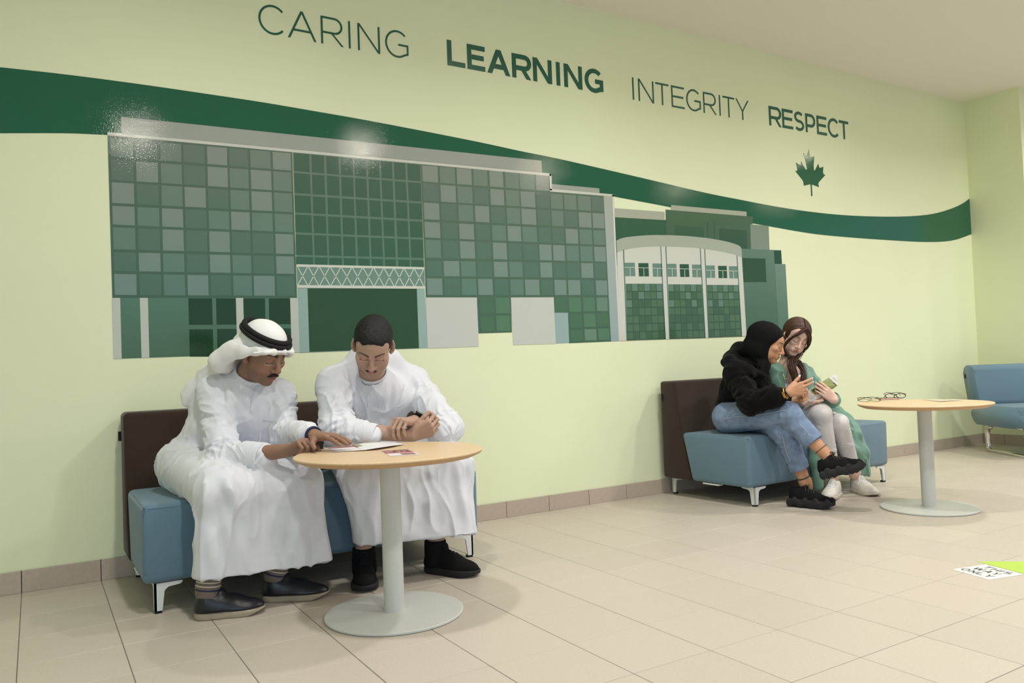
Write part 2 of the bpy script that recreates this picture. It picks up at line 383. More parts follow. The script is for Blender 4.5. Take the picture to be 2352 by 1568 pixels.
# entrance portal with its lattice girder
P = Print()
P.poly([(683, 661), (975, 663), (982.5, 799), (687, 810)], (150, 176, 170), 2)
P.poly([(706, 661), (957, 663), (962, 799.5), (710.5, 808)], (42, 78, 50), 3)
P.poly([(681, 607), (974, 614), (975.5, 663), (683, 662)], (112, 142, 130), 4)
P.poly([(680.8, 606.8), (973.8, 613.5), (973.9, 618.5), (681, 612.5)], (208, 212, 200), 6)
P.poly([(682.8, 654.5), (975.2, 657.3), (975.5, 663), (683, 661)], (208, 212, 200), 6)
tx = [75, 163, 250, 337, 425, 512, 597, 683, 765, 845, 925, 1005, 1083]; bx_ = [78, 165, 252, 342, 432, 517, 602, 687, 770, 850, 930, 1010, 1088]
for i in range(12):
    t0 = lambda i: (660+tx[i]/3.459, 610+(tx[i]-75)*.0063); b0 = lambda i: (660+bx_[i]/3.459, 657+(bx_[i]-78)*.0027)
    P.line(t0(i), b0(i+1), 1.9, (208, 212, 200), 5); P.line(b0(i), t0(i+1), 1.9, (208, 212, 200), 5)
mpart(P, 'portal_print')
# the hall with the arched roof and the blocks around it
z6 = lambda x, y: (1380+x/4.126, 440+y/4.126)
def zz(s): return [z6(*map(float, q.split(','))) for q in s.split()]
P = Print()
P.poly(zz('133,238 620,268 640,700 145,700'), (58, 98, 74), 1, bottom=(46, 92, 66))
P.poly(zz('130,157 603,192 603,270 133,242'), (172, 176, 160), 2)
P.poly(zz('612,170 1440,238 1437,308 1413,310 1425,700 625,700'), (80, 106, 84), 3, bottom=(62, 100, 76))
P.poly(zz('695,318 970,337 980,480 700,480'), (66, 98, 76), 4, bottom=(52, 92, 66)); P.poly(zz('1120,350 1378,367 1390,600 1122,560'), (60, 92, 70), 4, bottom=(46, 84, 56))
P.poly(zz('1003,285 1015,286 1019,460 1008,460'), (62, 94, 74), 4); P.poly(zz('1065,290 1076,291 1080,460 1070,460'), (62, 94, 74), 4)
P.poly(zz('663,127 1378,190 1380,233 665,175'), (170, 176, 160), 4)
P.poly(zz('1413,310 1588,325 1600,640 1425,640'), (128, 144, 128), 4)
P.poly(zz('1330,540 1638,553 1683,1345 1340,1370'), (98, 128, 110), 5, bottom=(68, 104, 82))
P.poly(zz('1335,628 1557,635 1567,857 1350,857'), (44, 80, 52), 6)
P.poly(zz('1645,683 1747,687 1783,1335 1682,1345'), (112, 138, 124), 5, bottom=(80, 118, 96))
P.poly(zz('1638,555 1706,556 1714,685 1645,684'), (34, 78, 54), 6)
mpart(P, 'rear_blocks_print')
P = Print()
up = curve_pts([(145, 465), (200, 440), (300, 425), (450, 413), (600, 412), (800, 420), (1000, 440), (1150, 465), (1250, 490), (1310, 515), (1330, 540)], 40)
dn = curve_pts([(150, 580), (200, 560), (300, 537), (450, 523), (600, 521), (850, 530), (1000, 547), (1100, 562), (1200, 582), (1290, 605), (1334, 628)], 40)
for i in range(39):
    P.poly([z6(*up[i]), z6(*up[i+1]), z6(*dn[i+1]), z6(*dn[i])], (166, 176, 162), 8)
    f = lambda k: (172+(1378-172)*k/39, 1414-(1414-1370)*k/39)
    P.poly([z6(*dn[i]), z6(*dn[i+1]), z6(*f(i+1)), z6(*f(i))], (206, 209, 199), 7)
for a, b, c, d in [(207, 217, 552, 0), (560, 568, 522, 1), (608, 617, 521, 2), (934, 942, 538, 3), (977, 985, 544, 4), (1282, 1290, 604, 5)]:
    e = [(240, 248, 1411), (604, 612, 1398), (645, 653, 1396), (982, 990, 1386), (1015, 1023, 1384), (1328, 1336, 1371)][d]
    P.poly([z6(a, c), z6(b, c), z6(e[1], e[2]), z6(e[0], e[2])], (86, 120, 108), 9)
HP = ['101010', '121212'[::-1].replace('2', '2'), '101010', '102010', '010101', '101010', '121010']
HC = [(68, 102, 76), (80, 114, 86), (98, 132, 114)]
for b, (q, n0, n1) in enumerate([('232,873 578,873 609,1397 248,1410', 228, 571), ('635,878 952,880 985,1386 653,1395', 627, 948), ('1002,884 1300,885 1331,1371 1023,1383', 992, 1292)]):
    c = [np.array(z6(*map(float, t.split(',')))) for t in q.split()]
    P.poly(c, (58, 92, 68), 9)
    for i in range(6):
        for j in range(7):
            def pt(s, t): return (c[0]*(1-s)+c[1]*s)*(1-t)+(c[3]*(1-s)+c[2]*s)*t
            s0, s1, t0, t1 = i/6+.006, (i+1)/6-.012, j/7+.005, (j+1)/7-.016
            s = int(RNG.integers(0, 3)) if j < 3 else int(RNG.integers(0, 2)); 
            if j == 0: s = 1+(i+b) % 2
            P.poly([pt(s0, t0), pt(s1, t0), pt(s1, t1), pt(s0, t1)], HC[s], 10)
    yy0 = [674, 684, 700][b]; yy1 = [801, 806, 817][b]
    for w_, (x0, x1) in enumerate([[(222, 318), (352, 447), (485, 572)], [(625, 712), (743, 830), (860, 945)], [(993, 1075), (1107, 1189), (1210, 1290)]][b]):
        d0 = w_*6
        col = (40, 84, 56) if w_ == 1 else (106, 138, 124)
        P.poly(zz(f'{x0},{yy0+d0*.6} {x1},{yy0+d0*.6} {x1+6},{yy1+d0*.4} {x0+6},{yy1+d0*.4}'), col, 9)
        ym = yy0+d0*.6+41; xm = (x0+x1)/2+3
        P.poly(zz(f'{x0-2},{ym} {x1+4},{ym+2} {x1+4},{ym+7} {x0-2},{ym+5}'), (206, 209, 199), 11)
        P.poly(zz(f'{xm-2.5},{ym} {xm+2.5},{ym} {xm+5},{yy1+d0*.4+1} {xm},{yy1+d0*.4+1}'), (206, 209, 199), 11)
mpart(P, 'arched_hall_print')

# ------------------------------------------------------------------ lettering
def arc(cx, cy, rx, ry, a0, a1, n=22): return [(cx+rx*math.cos(math.radians(a0+(a1-a0)*i/n)), cy+ry*math.sin(math.radians(a0+(a1-a0)*i/n))) for i in range(n+1)]
def glyph(ch, w, h, t):
    """strokes ('l', polyline) drawn t wide and solid quads ('q', corners) of a sans-serif capital"""
    a = t/2; V = ('l', [(a, 0), (a, h)]); d = t*1.12
    if ch == 'I': return [('l', [(w/2, 0), (w/2, h)])]
    if ch == 'L': return [V, ('l', [(0, a), (w, a)])]
    if ch == 'E': return [V, ('l', [(0, a), (w, a)]), ('l', [(0, h-a), (w, h-a)]), ('l', [(0, h*.51), (w*.93, h*.51)])]
    if ch == 'T': return [('l', [(0, h-a), (w, h-a)]), ('l', [(w/2, 0), (w/2, h)])]
    if ch == 'N': return [V, ('l', [(w-a, 0), (w-a, h)]), ('q', [(0, h), (d, h), (w, 0), (w-d, 0)])]
    if ch == 'H': return [V, ('l', [(w-a, 0), (w-a, h)]), ('l', [(a, h/2), (w-a, h/2)])]
    if ch == 'A': return [('q', [(0, 0), (d, 0), (w/2+d/2, h), (w/2-d/2, h)]), ('q', [(w-d, 0), (w, 0), (w/2+d/2, h), (w/2-d/2, h)]), ('l', [(w*.17, h*.31), (w*.83, h*.31)])]
    if ch in 'RP':
        m = h*(.43 if ch == 'R' else .36); r_ = (h-a-m)/2; L = [V, ('l', [(a, h-a), (w*.92-r_, h-a)]+arc(w*.92-r_, m+r_, r_-0*a, r_, 90, -90)+[(a, m)])]
        if ch == 'R': L.append(('q', [(w*.42, m), (w*.42+d, m), (w, 0), (w-d*1.05, 0)]))
        return L
    if ch == 'C': return [('l', arc(w*.53, h/2, w*.53-a, h/2-a*.8, 42, 318, 40))]
    if ch == 'G': return [('l', arc(w*.52, h/2, w*.52-a, h/2-a*.8, 45, 305, 40)+[(w-a, h*.17), (w-a, h*.48), (w*.56, h*.48)])]
    if ch == 'O': return [('l', arc(w/2, h/2, w/2-a, h/2-a, 0, 360, 48))]
    if ch == 'S':
        r_ = (h-t)/4; return [('l', arc(w*.5, h-a-r_, w*.47-a, r_, 35, 270, 18)[:-1]+arc(w*.5, a+r_, w*.5-a, r_, 90, -145, 18))]
    if ch == 'Y': return [('q', [(0, h), (d, h), (w/2+a, h*.42), (w/2-a, h*.42)]), ('q', [(w-d, h), (w, h), (w/2+a, h*.42), (w/2-a, h*.42)]), ('l', [(w/2, 0), (w/2, h*.46)])]
    if ch == 'W': return [('q', [(0, h), (d, h), (w*.28+d/2, 0), (w*.28-d/2, 0)]), ('q', [(w*.5-d/2, h), (w*.5+d/2, h), (w*.28+d/2, 0), (w*.28-d/2, 0)]), ('q', [(w*.5-d/2, h), (w*.5+d/2, h), (w*.72+d/2, 0), (w*.72-d/2, 0)]), ('q', [(w-d, h), (w, h), (w*.72+d/2, 0), (w*.72-d/2, 0)])]
    return []
def glyph_bm(ch, w, h, t, to3, thick):
    """solid letter: every stroke a thin slab; to3(x, y) -> 3-D point, thick = 3-D offset"""
    bm = bmesh.new()
    base3 = to3
    for k, (kind, pts) in enumerate(glyph(ch, w, h, t)):
        to3 = lambda x, y, k=k: tuple(np.array(base3(x, y))+np.array(thick)*0.1*k)
        if kind == 'q': prism(bm, [to3(*p) for p in pts], thick); continue
        pts = [pts[0]]+[b for a, b in zip(pts, pts[1:]) if math.hypot(b[0]-a[0], b[1]-a[1]) > 1e-6]
        p = np.array(pts, float); n = len(p); closed = np.allclose(p[0], p[-1]) and n > 2; off = []
        for i in range(n):
            d0 = p[i]-p[i-1] if i else (p[-1]-p[-2] if closed else p[1]-p[0]); d1 = p[i+1]-p[i] if i < n-1 else (p[1]-p[0] if closed else d0)
            d0 = d0/np.linalg.norm(d0); d1 = d1/np.linalg.norm(d1); n0 = np.array([-d0[1], d0[0]]); n1 = np.array([-d1[1], d1[0]]); m = n0+n1; m = m/np.linalg.norm(m); off.append(m*min(t/2/max(m@n0, .35), t))
        off = np.array(off)
        for i in range(n-1): prism(bm, [to3(*(p[i]-off[i])), to3(*(p[i+1]-off[i+1])), to3(*(p[i+1]+off[i+1])), to3(*(p[i]+off[i]))], thick)
    return bm
def wall_word(text, boxes, tl, bl, tr, br, stroke, label):
    zt = (at_y(*tl)[2]+at_y(*tr)[2])/2; zb = (at_y(*bl)[2]+at_y(*br)[2])/2; h = zt-zb
    root = None
    for ch, (x0, x1) in zip(text, boxes):
        f = lambda px: (tl[1]+bl[1])/2+((tr[1]+br[1])/2-(tl[1]+bl[1])/2)*(px-tl[0])/(tr[0]-tl[0])
        xa, xb = at_y(x0, f(x0))[0], at_y(x1, f(x1))[0]
        if root is None:
            root = empty('wall_lettering', (xa, 0, zb)); tag(root, label, 'lettering', 'value words on the green wall')
        hh, z0 = (h*1.02, -.01*h) if ch in 'CGSO' else (h, 0)
        w_ = xb-xa
        bm = glyph_bm(ch, w_, hh, stroke*h, lambda x, y, xa=xa, z0=z0: (x, -0.0006, y+z0), (0, -0.0012, 0))
        o = link('letter', bm_mesh('letter', bm), M_matte_vinyl, root); o.location = (xa-root.location.x, 0, 0)
z8 = lambda x, y: (560+x/2.6133, y/2.6133)
def b8(s): return [(560+a/2.6133, 560+b/2.6133) for a, b in pr(s)]
wall_word('CARING', b8('87-249 262-433 462-597 627-640 683-816 848-987'), z8(462, 93), z8(468, 261), z8(802, 162), z8(815, 323), 0.072, 'thin dark green word CARING, first and leftmost of the wall words')
wall_word('LEARNING', b8('1220-1327 1340-1447 1459-1597 1609-1722 1735-1848 1870-1902 1921-2030 2045-2156'), z8(1221, 242), z8(1226, 395), z8(1999, 393), z8(2030, 536), 0.195, 'heavy bold dark green word LEARNING on the wall')
z4 = lambda x, y: (1400+x/3.92, 160+y/3.92)
def b4(s): return [(1400+a/3.92, 1400+b/3.92) for a, b in pr(s)]
wall_word('INTEGRITY', b4('202-220 258-397 414-533 556-672 690-820 843-961 982-1002 1019-1125 1137-1255'), z4(198, 64), z4(206, 266), z4(1019, 238), z4(1076, 433), 0.083, 'thin dark green word INTEGRITY after the bold LEARNING')
wall_word('RESPECT', b4('1434-1545 1553-1650 1661-1750 1763-1851 1865-1954 1964-2066 2067-2152'), z4(1434, 322), z4(1445, 500), z4(2067, 456), z4(2125, 628), 0.150, 'bold dark green word RESPECT above the maple leaf')
# maple leaf
z7 = [(1700+x/3.0153, 180+y/3.0153) for x, y in [(475, 490), (487, 547), (513, 540), (508, 600), (510, 638), (520, 632), (540, 590), (548, 620), (575, 612), (573, 650), (578, 665), (590, 668), (545, 718), (540, 730), (545, 753), (500, 735), (496, 740), (500, 815), (491, 815), (487, 737), (484, 733), (440, 743), (438, 720), (432, 705), (380, 640), (392, 641), (396, 630), (385, 582), (403, 594), (420, 602), (423, 575), (436, 602), (455, 633), (463, 628), (450, 560), (437, 517), (462, 540)]]
w3 = [at_y(*p) for p in z7]; c0 = w3[17]
bm = bmesh.new(); prism(bm, [(p[0]-c0[0], -0.0006, p[2]-c0[2]) for p in w3], (0, -0.0012, 0))
leaf = link('maple_leaf_emblem', bm_mesh('maple_leaf_emblem', bm), mat('leaf_vinyl', lin(36, 96, 66), rough=0.065, bump=0.14, bscale=190)); leaf.location = (c0[0], 0, c0[2])
tag(leaf, 'dark green maple leaf emblem on the wall under the word RESPECT', 'emblem')
# floor sticker
tk = [at_z(*p) for p in ((2189, 1308), (2264, 1296), (2352, 1319), (2276, 1333))]
O, ex, ey = tk[1], tk[2]-tk[1], tk[0]-tk[1]        # reading direction runs along ex, lines step along ey
ex_n, ey_n = ex/np.linalg.norm(ex), ey-(ey@ex)/(ex@ex)*ex; ey_n /= np.linalg.norm(ey_n); WD, HT = np.linalg.norm(ex)*1.0, abs(ey@ey_n)
st = empty('floor_sticker', tuple(O)); tag(st, 'white square floor sticker reading THIS WAY ONLY beside a green arrow', 'sticker')
def s3(x, y, z=0.0): return tuple(ex_n*x+ey_n*y+np.array([0, 0, z]))
bm = bmesh.new(); prism(bm, [s3(0, 0, .0004), s3(WD, 0, .0004), s3(WD, HT, .0004), s3(0, HT, .0004)], (0, 0, .0004)); link('panel', bm_mesh('panel', bm), mat('white_vinyl', lin(232, 232, 226), rough=0.35), st)
g = [at_z(*p) for p in ((2243, 1289), (2360, 1289.5), (2460, 1345))]
a0 = O-ex_n*0.035-ey_n*0.012; bm = bmesh.new()
prism(bm, [tuple(g[0]-O+np.array([0, 0, .0004])), s3(WD*1.02, -0.006, .0004), s3(WD*1.02+.26, -.07, .0004), s3(WD*.9, -.31, .0004), tuple(g[1]-O+np.array([0, 0, .0004]))], (0, 0, .0003))
link('arrow', bm_mesh('arrow', bm), mat('lime_vinyl', lin(178, 208, 84), rough=0.4), st)
M_ink = mat('ink', lin(44, 60, 64), rough=0.5)
for row, (txt, l0, l1, y1) in enumerate([('THIS', .16, .86, .30), ('WAY', .13, .80, .58), ('ONLY', .06, .86, .86)]):
    wts = {'I': .30, 'O': 1.1, 'W': 1.5}; tot = sum(wts.get(c, 1.0) for c in txt)+.22*(len(txt)-1); u0 = (l1-l0)*WD/tot; x = l0*WD; hh = .2*HT
    for c in txt:
        wd = wts.get(c, 1.0)*u0
        bm = glyph_bm(c, wd, hh, hh*.17, lambda X, Y, x=x, y1=y1: s3(x+X, y1*HT-Y, .0009), (0, 0, .0002)); link('letter', bm_mesh('letter', bm), M_ink, st); x += wd+.22*u0
# ================================================================== furniture
def woven(name, col):
    m = mat(name, col, rough=0.92, spec=0.12, noise=0.05, nscale=350, bump=0.25, bscale=900, sheen=0.25); return m
M_blue = woven('blue_wool', lin(102, 129, 146)); M_brown = woven('brown_wool', lin(58, 46, 38))
M_white_metal = mat('white_lacquer', lin(222, 224, 222), rough=0.35, spec=0.4)
M_grey_metal = mat('pale_grey_lacquer', lin(202, 205, 200), rough=0.42, spec=0.4)
M_chrome = mat('chrome', lin(215, 212, 205), rough=0.12, metal=1.0)
M_black = mat('black_rubber', lin(24, 24, 26), rough=0.7)
M_labeltag = mat('woven_label', lin(30, 30, 34), rough=0.8)
def wood_mat():
    m = mat('beech_laminate', lin(214, 182, 136), rough=0.38, spec=0.35); nt = m.node_tree; N, L = nt.nodes, nt.links; b = N['Principled BSDF']
    tc = N.new('ShaderNodeTexCoord'); mp = N.new('ShaderNodeMapping'); mp.inputs['Scale'].default_value = (3, 60, 3)
    n = N.new('ShaderNodeTexNoise'); n.inputs['Scale'].default_value = 2.2; n.inputs['Detail'].default_value = 5
    r_ = N.new('ShaderNodeValToRGB'); r_.color_ramp.elements[0].position = 0.3; r_.color_ramp.elements[0].color = lin(210, 182, 144); r_.color_ramp.elements[1].position = 0.7; r_.color_ramp.elements[1].color = lin(224, 198, 162)
    L.new(tc.outputs['Object'], mp.inputs[0]); L.new(mp.outputs[0], n.inputs['Vector']); L.new(n.outputs['Fac'], r_.inputs[0]); L.new(r_.outputs[0], b.inputs['Base Color']); return m
M_wood = wood_mat(); M_woodedge = mat('beech_edge', lin(196, 158, 114), rough=0.5)

def soft_block(name, prof, x0, x1, m, parent, bulge=0.0, bev=0.022, seg=5):
    """upholstered block: profile (y, z) extruded along x, rounded edges, faces slightly crowned"""
    bm = bmesh.new(); prism(bm, [(x0, p[0], p[1]) for p in prof], (x1-x0, 0, 0))
    bmesh.ops.bevel(bm, geom=list(bm.edges), offset=bev, segments=seg, affect='EDGES', profile=0.5)
    bmesh.ops.triangulate(bm, faces=[f for f in bm.faces if len(f.verts) > 4])
    o = link(name, bm_mesh(name, bm, True), m, parent)
    return o
def seam(pts, parent, m, r=0.0028, closed=True, name='piping'):
    return tubes(name, [(np.array(pts), r, closed)], m, parent, 6)
def corner_leg(parent, x, y, sx, sy, flip=False):
    """pressed steel corner leg: tapered angle section, with flanges under the seat and a rubber foot"""
    bm = bmesh.new(); h = 0.112; t = 0.008; w0, w1 = 0.036, 0.027; fl = 0.10
    for ax in (0, 1):
        s = (sx, sy)[ax]
        def P(a, z, d):
            return (x+s*a, y+sy*d, z) if ax == 0 else (x+sx*d, y+s*a, z)
        pts = [(0, .010), (w1, .010), (w0, h-.03), (w0+.006, h-.022), (w0+.016, h-.016), (fl-.008, h-.012), (fl, h-.006), (fl, h), (0, h)]
        prism(bm, [P(a, z, 0) for a, z in pts], np.array(P(0, 0, t))-np.array(P(0, 0, 0)))
    o = link('leg', bm_mesh('leg', bm), M_white_metal, parent)
    b = bmesh.new(); bx(b, (x+sx*0.014, y+sy*0.014, 0.005), (0.024, 0.024, 0.010)); link('rubber_foot', bm_mesh('rubber_foot', b), M_black, o)
def lounge(name, x0, x1, label, ins):
    root = empty(name, ((x0+x1)/2, -0.38, 0)); tag(root, label, 'sofa', 'brown and blue two-seat lounges')
    inv = Matrix.Translation(-root.location); kids = []
    back = soft_block('backrest', [(-0.018, 0.112), (-0.018, 0.742), (-0.158, 0.742), (-0.200, 0.39), (-0.262, 0.112)], x0, x1, M_brown, root, bev=0.02)
    xi0, xi1 = x0+0.006, x1-0.006
    seat = soft_block('seat', [(-0.192, 0.412), (-0.266, 0.114), (-0.722, 0.114), (-0.728, 0.414)], xi0, xi1, M_blue, root, bev=0.024)
    for xs, q in ((xi0, 0.0078),):
        seam(curve_pts([(xs+q, -0.215, 0.405), (xs+q, -0.690, 0.4065), (xs+q*1.5, -0.712, 0.397), (xs+q, -0.719, 0.375), (xs+q, -0.7155, 0.15)], 50), seat, M_blue, 0.002, False)
    seam([(xi0+.02, -0.7262, 0.397), (xi1-.02, -0.7262, 0.397)], seat, M_blue, 0.0018, False)
    for x, sx in ((x0+ins[0], 1), (x1-ins[1], -1)):
        corner_leg(root, x, -0.712, sx, 1); corner_leg(root, x, -0.030, sx, -1)
    b = bmesh.new(); bx(b, (x0-0.006, -0.05, 0.635), (0.014, 0.003, 0.042)); link('woven_tag', bm_mesh('woven_tag', b), M_labeltag, back)
    b = bmesh.new(); bx(b, (x0+0.03, -0.42, 0.108), (0.04, 0.13, 0.008), 0.002, 1); link('linking_bracket', bm_mesh('linking_bracket', b), M_white_metal, root)
    b = bmesh.new(); bx(b, (x1-0.03, -0.42, 0.108), (0.04, 0.13, 0.008), 0.002, 1); link('linking_bracket', bm_mesh('linking_bracket', b), M_white_metal, root)
    for o in root.children: o.matrix_parent_inverse = inv
    return root
S1X = (0.328, 1.772); S2X = (3.527, 4.945)
sofa_1 = lounge('lounge_sofa', *S1X, 'lounge sofa under the two men in white robes, brown back and blue seat', (0.044, 0.036))
sofa_2 = lounge('lounge_sofa', *S2X, 'lounge sofa under the two women, brown back and blue seat', (0.066, 0.034))

sofa_2.rotation_euler.z = math.radians(1.5); sofa_2.location.y -= 0.012

def pill_profile(y0, y1, z0, z1, r, n=8):
    out = []
    for cx, cz, a0 in ((y1-r, z1-r, 0), (y0+r, z1-r, 90), (y0+r, z0+r, 180), (y1-r, z0+r, 270)):
        out += [(cx+r*math.cos(math.radians(a0+90*i/n)), cz+r*math.sin(math.radians(a0+90*i/n))) for i in range(n+1)]
    return out
def sled_sofa(loc, rz):
    """local frame: x along the sofa, front towards -y"""
    root = empty('sled_sofa', loc, rz); tag(root, 'all blue sofa on chrome sled legs in the far right corner', 'sofa')
    L = 1.2
    def blk(name, pts):
        bm = bmesh.new(); prism(bm, [(0, p[0], p[1]) for p in pts], (L, 0, 0))
        ends = [e for e in bm.edges if abs(e.verts[0].co.x-e.verts[1].co.x) < 1e-6]
        bmesh.ops.bevel(bm, geom=ends, offset=0.012, segments=3, affect='EDGES'); return link(name, bm_mesh(name, bm, True), M_blue, root)
    back = blk('backrest', [(p[0]+0.07*(p[1]-.38)/.34, p[1]) for p in pill_profile(-0.17, 0.0, 0.375, 0.735, 0.065)])
    blk('seat', pill_profile(-0.68, -0.03, 0.235, 0.405, 0.07))
    for x in (0.10, L-0.12):
        pts = curve_pts([(x, -0.60, 0.215), (x, -0.645, 0.19), (x, -0.655, 0.12), (x, -0.650, 0.03), (x, -0.60, 0.008), (x, -0.36, 0.008), (x, -0.13, 0.008), (x, -0.085, 0.03), (x, -0.08, 0.12), (x, -0.09, 0.19), (x, -0.135, 0.215)], 60)
        tubes('sled_leg', [(pts, 0.021, False, ((0, 0, 1) if 0 else (0, 1, 0), 1.0))], M_chrome, root, 10)
        b = bmesh.new(); bx(b, (x, -0.36, 0.228), (0.05, 0.46, 0.016), 0.003, 1); link('leg_bracket', bm_mesh('leg_bracket', b), M_chrome, root)
    b = bmesh.new(); bx(b, (-0.004, 0.02, 0.64), (0.012, 0.003, 0.034)); link('woven_tag', bm_mesh('woven_tag', b), M_labeltag, back)
    return root
sled_sofa((6.875, -0.215, 0), -math.atan2(0.5187, 0.8541))

def round_table(loc, zt, R, label):
    root = empty('round_table', loc); tag(root, label, 'table', 'round pedestal tables')
    bm = bmesh.new(); lathe(bm, [(0, 0), (R-0.003, 0), (R, -0.002), (R, -0.006)], (0, 0, zt), 96); link('tabletop', bm_mesh('tabletop', bm, False), M_wood, root)
    bm = bmesh.new(); lathe(bm, [(R-0.0001, -0.0055), (R-0.004, -0.012), (R-0.030, -0.0235), (R-0.06, -0.026), (0, -0.026)], (0, 0, zt), 96); link('bevelled_edge', bm_mesh('bevelled_edge', bm, True), M_woodedge, root)
    bm = bmesh.new(); lathe(bm, [(0.0, zt-0.026), (0.095, zt-0.026), (0.095, zt-0.031), (0.0, zt-0.031)], (0, 0, 0), 48); link('mounting_plate', bm_mesh('mounting_plate', bm), M_grey_metal, root)
    bm = bmesh.new(); lathe(bm, [(0.037, 0.0105), (0.037, zt-0.031)], (0, 0, 0), 48); link('pedestal', bm_mesh('pedestal', bm, True), M_grey_metal, root)
    bm = bmesh.new(); lathe(bm, [(0, 0.012), (0.246, 0.0105), (0.250, 0.0085), (0.250, 0.003), (0.246, 0.0), (0, 0.0)], (0, 0, 0), 96)
    link('base_plate', bm_mesh('base_plate', bm), M_grey_metal, root); return root
T1 = (1.106, -1.272, 0); ZT = 0.588; TR = 0.342
round_table(T1, ZT, TR, 'round beech-topped pedestal table in front of the two men')
T2 = (4.254, -1.404, 0)
round_table(T2, ZT, TR, 'round beech-topped pedestal table beside the two women')
# ================================================================== sculpting kit: smooth-blended solids meshed with surface nets
def v3(*a): return np.array(a if len(a) == 3 else a[0], float)
def unit(a): a = np.asarray(a, float); return a/(np.linalg.norm(a)+1e-12)
CLEAR_DISCS = []; CLEAR_BOXES = []
class Field:
    def __init__(s, lo, hi, h):
        s.lo = np.asarray(lo, float); s.h = h; s.n = np.ceil((np.asarray(hi)-s.lo)/h).astype(int)+1
        s.g = np.full(s.n, 0.25, np.float32)
    def sub(s, lo, hi):
        a = np.clip(np.floor((np.asarray(lo)-s.lo)/s.h).astype(int), 0, s.n); b = np.clip(np.ceil((np.asarray(hi)-s.lo)/s.h).astype(int)+1, 0, s.n)
        if np.any(b <= a): return None
        ax = [(s.lo[i]+s.h*np.arange(a[i], b[i])).astype(np.float32) for i in range(3)]
        return (slice(a[0], b[0]), slice(a[1], b[1]), slice(a[2], b[2])), ax[0][:, None, None], ax[1][None, :, None], ax[2][None, None, :]
    def put(s, sl, d, k, op):
        g = s.g[sl]
        if op == '-':
            if k: h = np.clip(.5-.5*(g+d)/k, 0, 1); s.g[sl] = g*(1-h)-d*h+k*h*(1-h)
            else: s.g[sl] = np.maximum(g, -d)
            return
        if k: h = np.clip(.5+.5*(g-d)/k, 0, 1); s.g[sl] = g*(1-h)+d*h-k*h*(1-h)
        else: s.g[sl] = np.minimum(g, d)
    def cone(s, a, b, ra, rb=None, k=0.01, flat=None, op='+'):
        rb = ra if rb is None else rb; a, b = np.asarray(a, float), np.asarray(b, float); m = max(ra, rb)+max(k, 0.012)+2*s.h
        q = s.sub(np.minimum(a, b)-m, np.maximum(a, b)+m)
        if q is None: return
        sl, X, Y, Z = q; ba = b-a; L2 = max(ba@ba, 1e-12)
        px, py, pz = X-a[0], Y-a[1], Z-a[2]
        t = np.clip((px*ba[0]+py*ba[1]+pz*ba[2])/L2, 0, 1)
        qx, qy, qz = px-t*ba[0], py-t*ba[1], pz-t*ba[2]; f = 1.0
        if flat is not None:
            n, f = unit(flat[0]), flat[1]; dn = (qx*n[0]+qy*n[1]+qz*n[2])*(1/f-1); qx, qy, qz = qx+dn*n[0], qy+dn*n[1], qz+dn*n[2]
        d = (np.sqrt(qx*qx+qy*qy+qz*qz)-(ra+(rb-ra)*t))*min(1.0, f)
        s.put(sl, d, k, op)
    def chain(s, pts, rad, k=0.01, flat=None, op='+'):
        for i in range(len(pts)-1): s.cone(pts[i], pts[i+1], rad[i], rad[i+1], k, flat, op)
    def ell(s, c, r, M=np.eye(3), k=0.01, op='+'):
        """ellipsoid, rows of M are its axes"""
        c = np.asarray(c, float); r = np.asarray(r, float); ext = np.sqrt(((M*r[:, None])**2).sum(0))+max(k, 0.012)+2*s.h
        q = s.sub(c-ext, c+ext)
        if q is None: return
        sl, X, Y, Z = q; x, y, z = X-c[0], Y-c[1], Z-c[2]
        u = [x*M[i, 0]+y*M[i, 1]+z*M[i, 2] for i in range(3)]
        k0 = np.sqrt(sum((u[i]/r[i])**2 for i in range(3))); k1 = np.sqrt(sum((u[i]/r[i]**2)**2 for i in range(3)))+1e-9
        s.put(sl, k0*(k0-1)/k1, k, op)
    def box(s, c, half, M=np.eye(3), rnd=0.01, k=0.01, op='+'):
        c = np.asarray(c, float); half = np.asarray(half, float); ext = np.abs(M.T)@half+rnd+max(k, 0.012)+2*s.h
        q = s.sub(c-ext, c+ext)
        if q is None: return
        sl, X, Y, Z = q; x, y, z = X-c[0], Y-c[1], Z-c[2]
        u = [np.abs(x*M[i, 0]+y*M[i, 1]+z*M[i, 2])-(half[i]-rnd) for i in range(3)]
        d = np.sqrt(sum(np.maximum(t, 0)**2 for t in u))+np.minimum(np.maximum(np.maximum(u[0], u[1]), u[2]), 0)-rnd
        s.put(sl, d, k, op)
    def cut(s, p, n, lo=None, hi=None, k=0.0):
        """remove what lies on the side of p that n points to"""
        q = s.sub(s.lo if lo is None else lo, s.lo+s.h*s.n if hi is None else hi)
        if q is None: return
        sl, X, Y, Z = q; n = unit(n); d = (X-p[0])*n[0]+(Y-p[1])*n[1]+(Z-p[2])*n[2]
        g = s.g[sl]
        if k: h = np.clip(.5-.5*(g-d)/k, 0, 1); s.g[sl] = g*(1-h)+d*h+k*h*(1-h)
        else: s.g[sl] = np.maximum(g, d)
    def add(s, fn):
        """displace the whole field: fn(X, Y, Z) metres, positive = outwards"""
        X, Y, Z = [(s.lo[i]+s.h*np.arange(s.n[i])).astype(np.float32) for i in range(3)]
        s.g -= fn(X[:, None, None], Y[None, :, None], Z[None, None, :]).astype(np.float32)
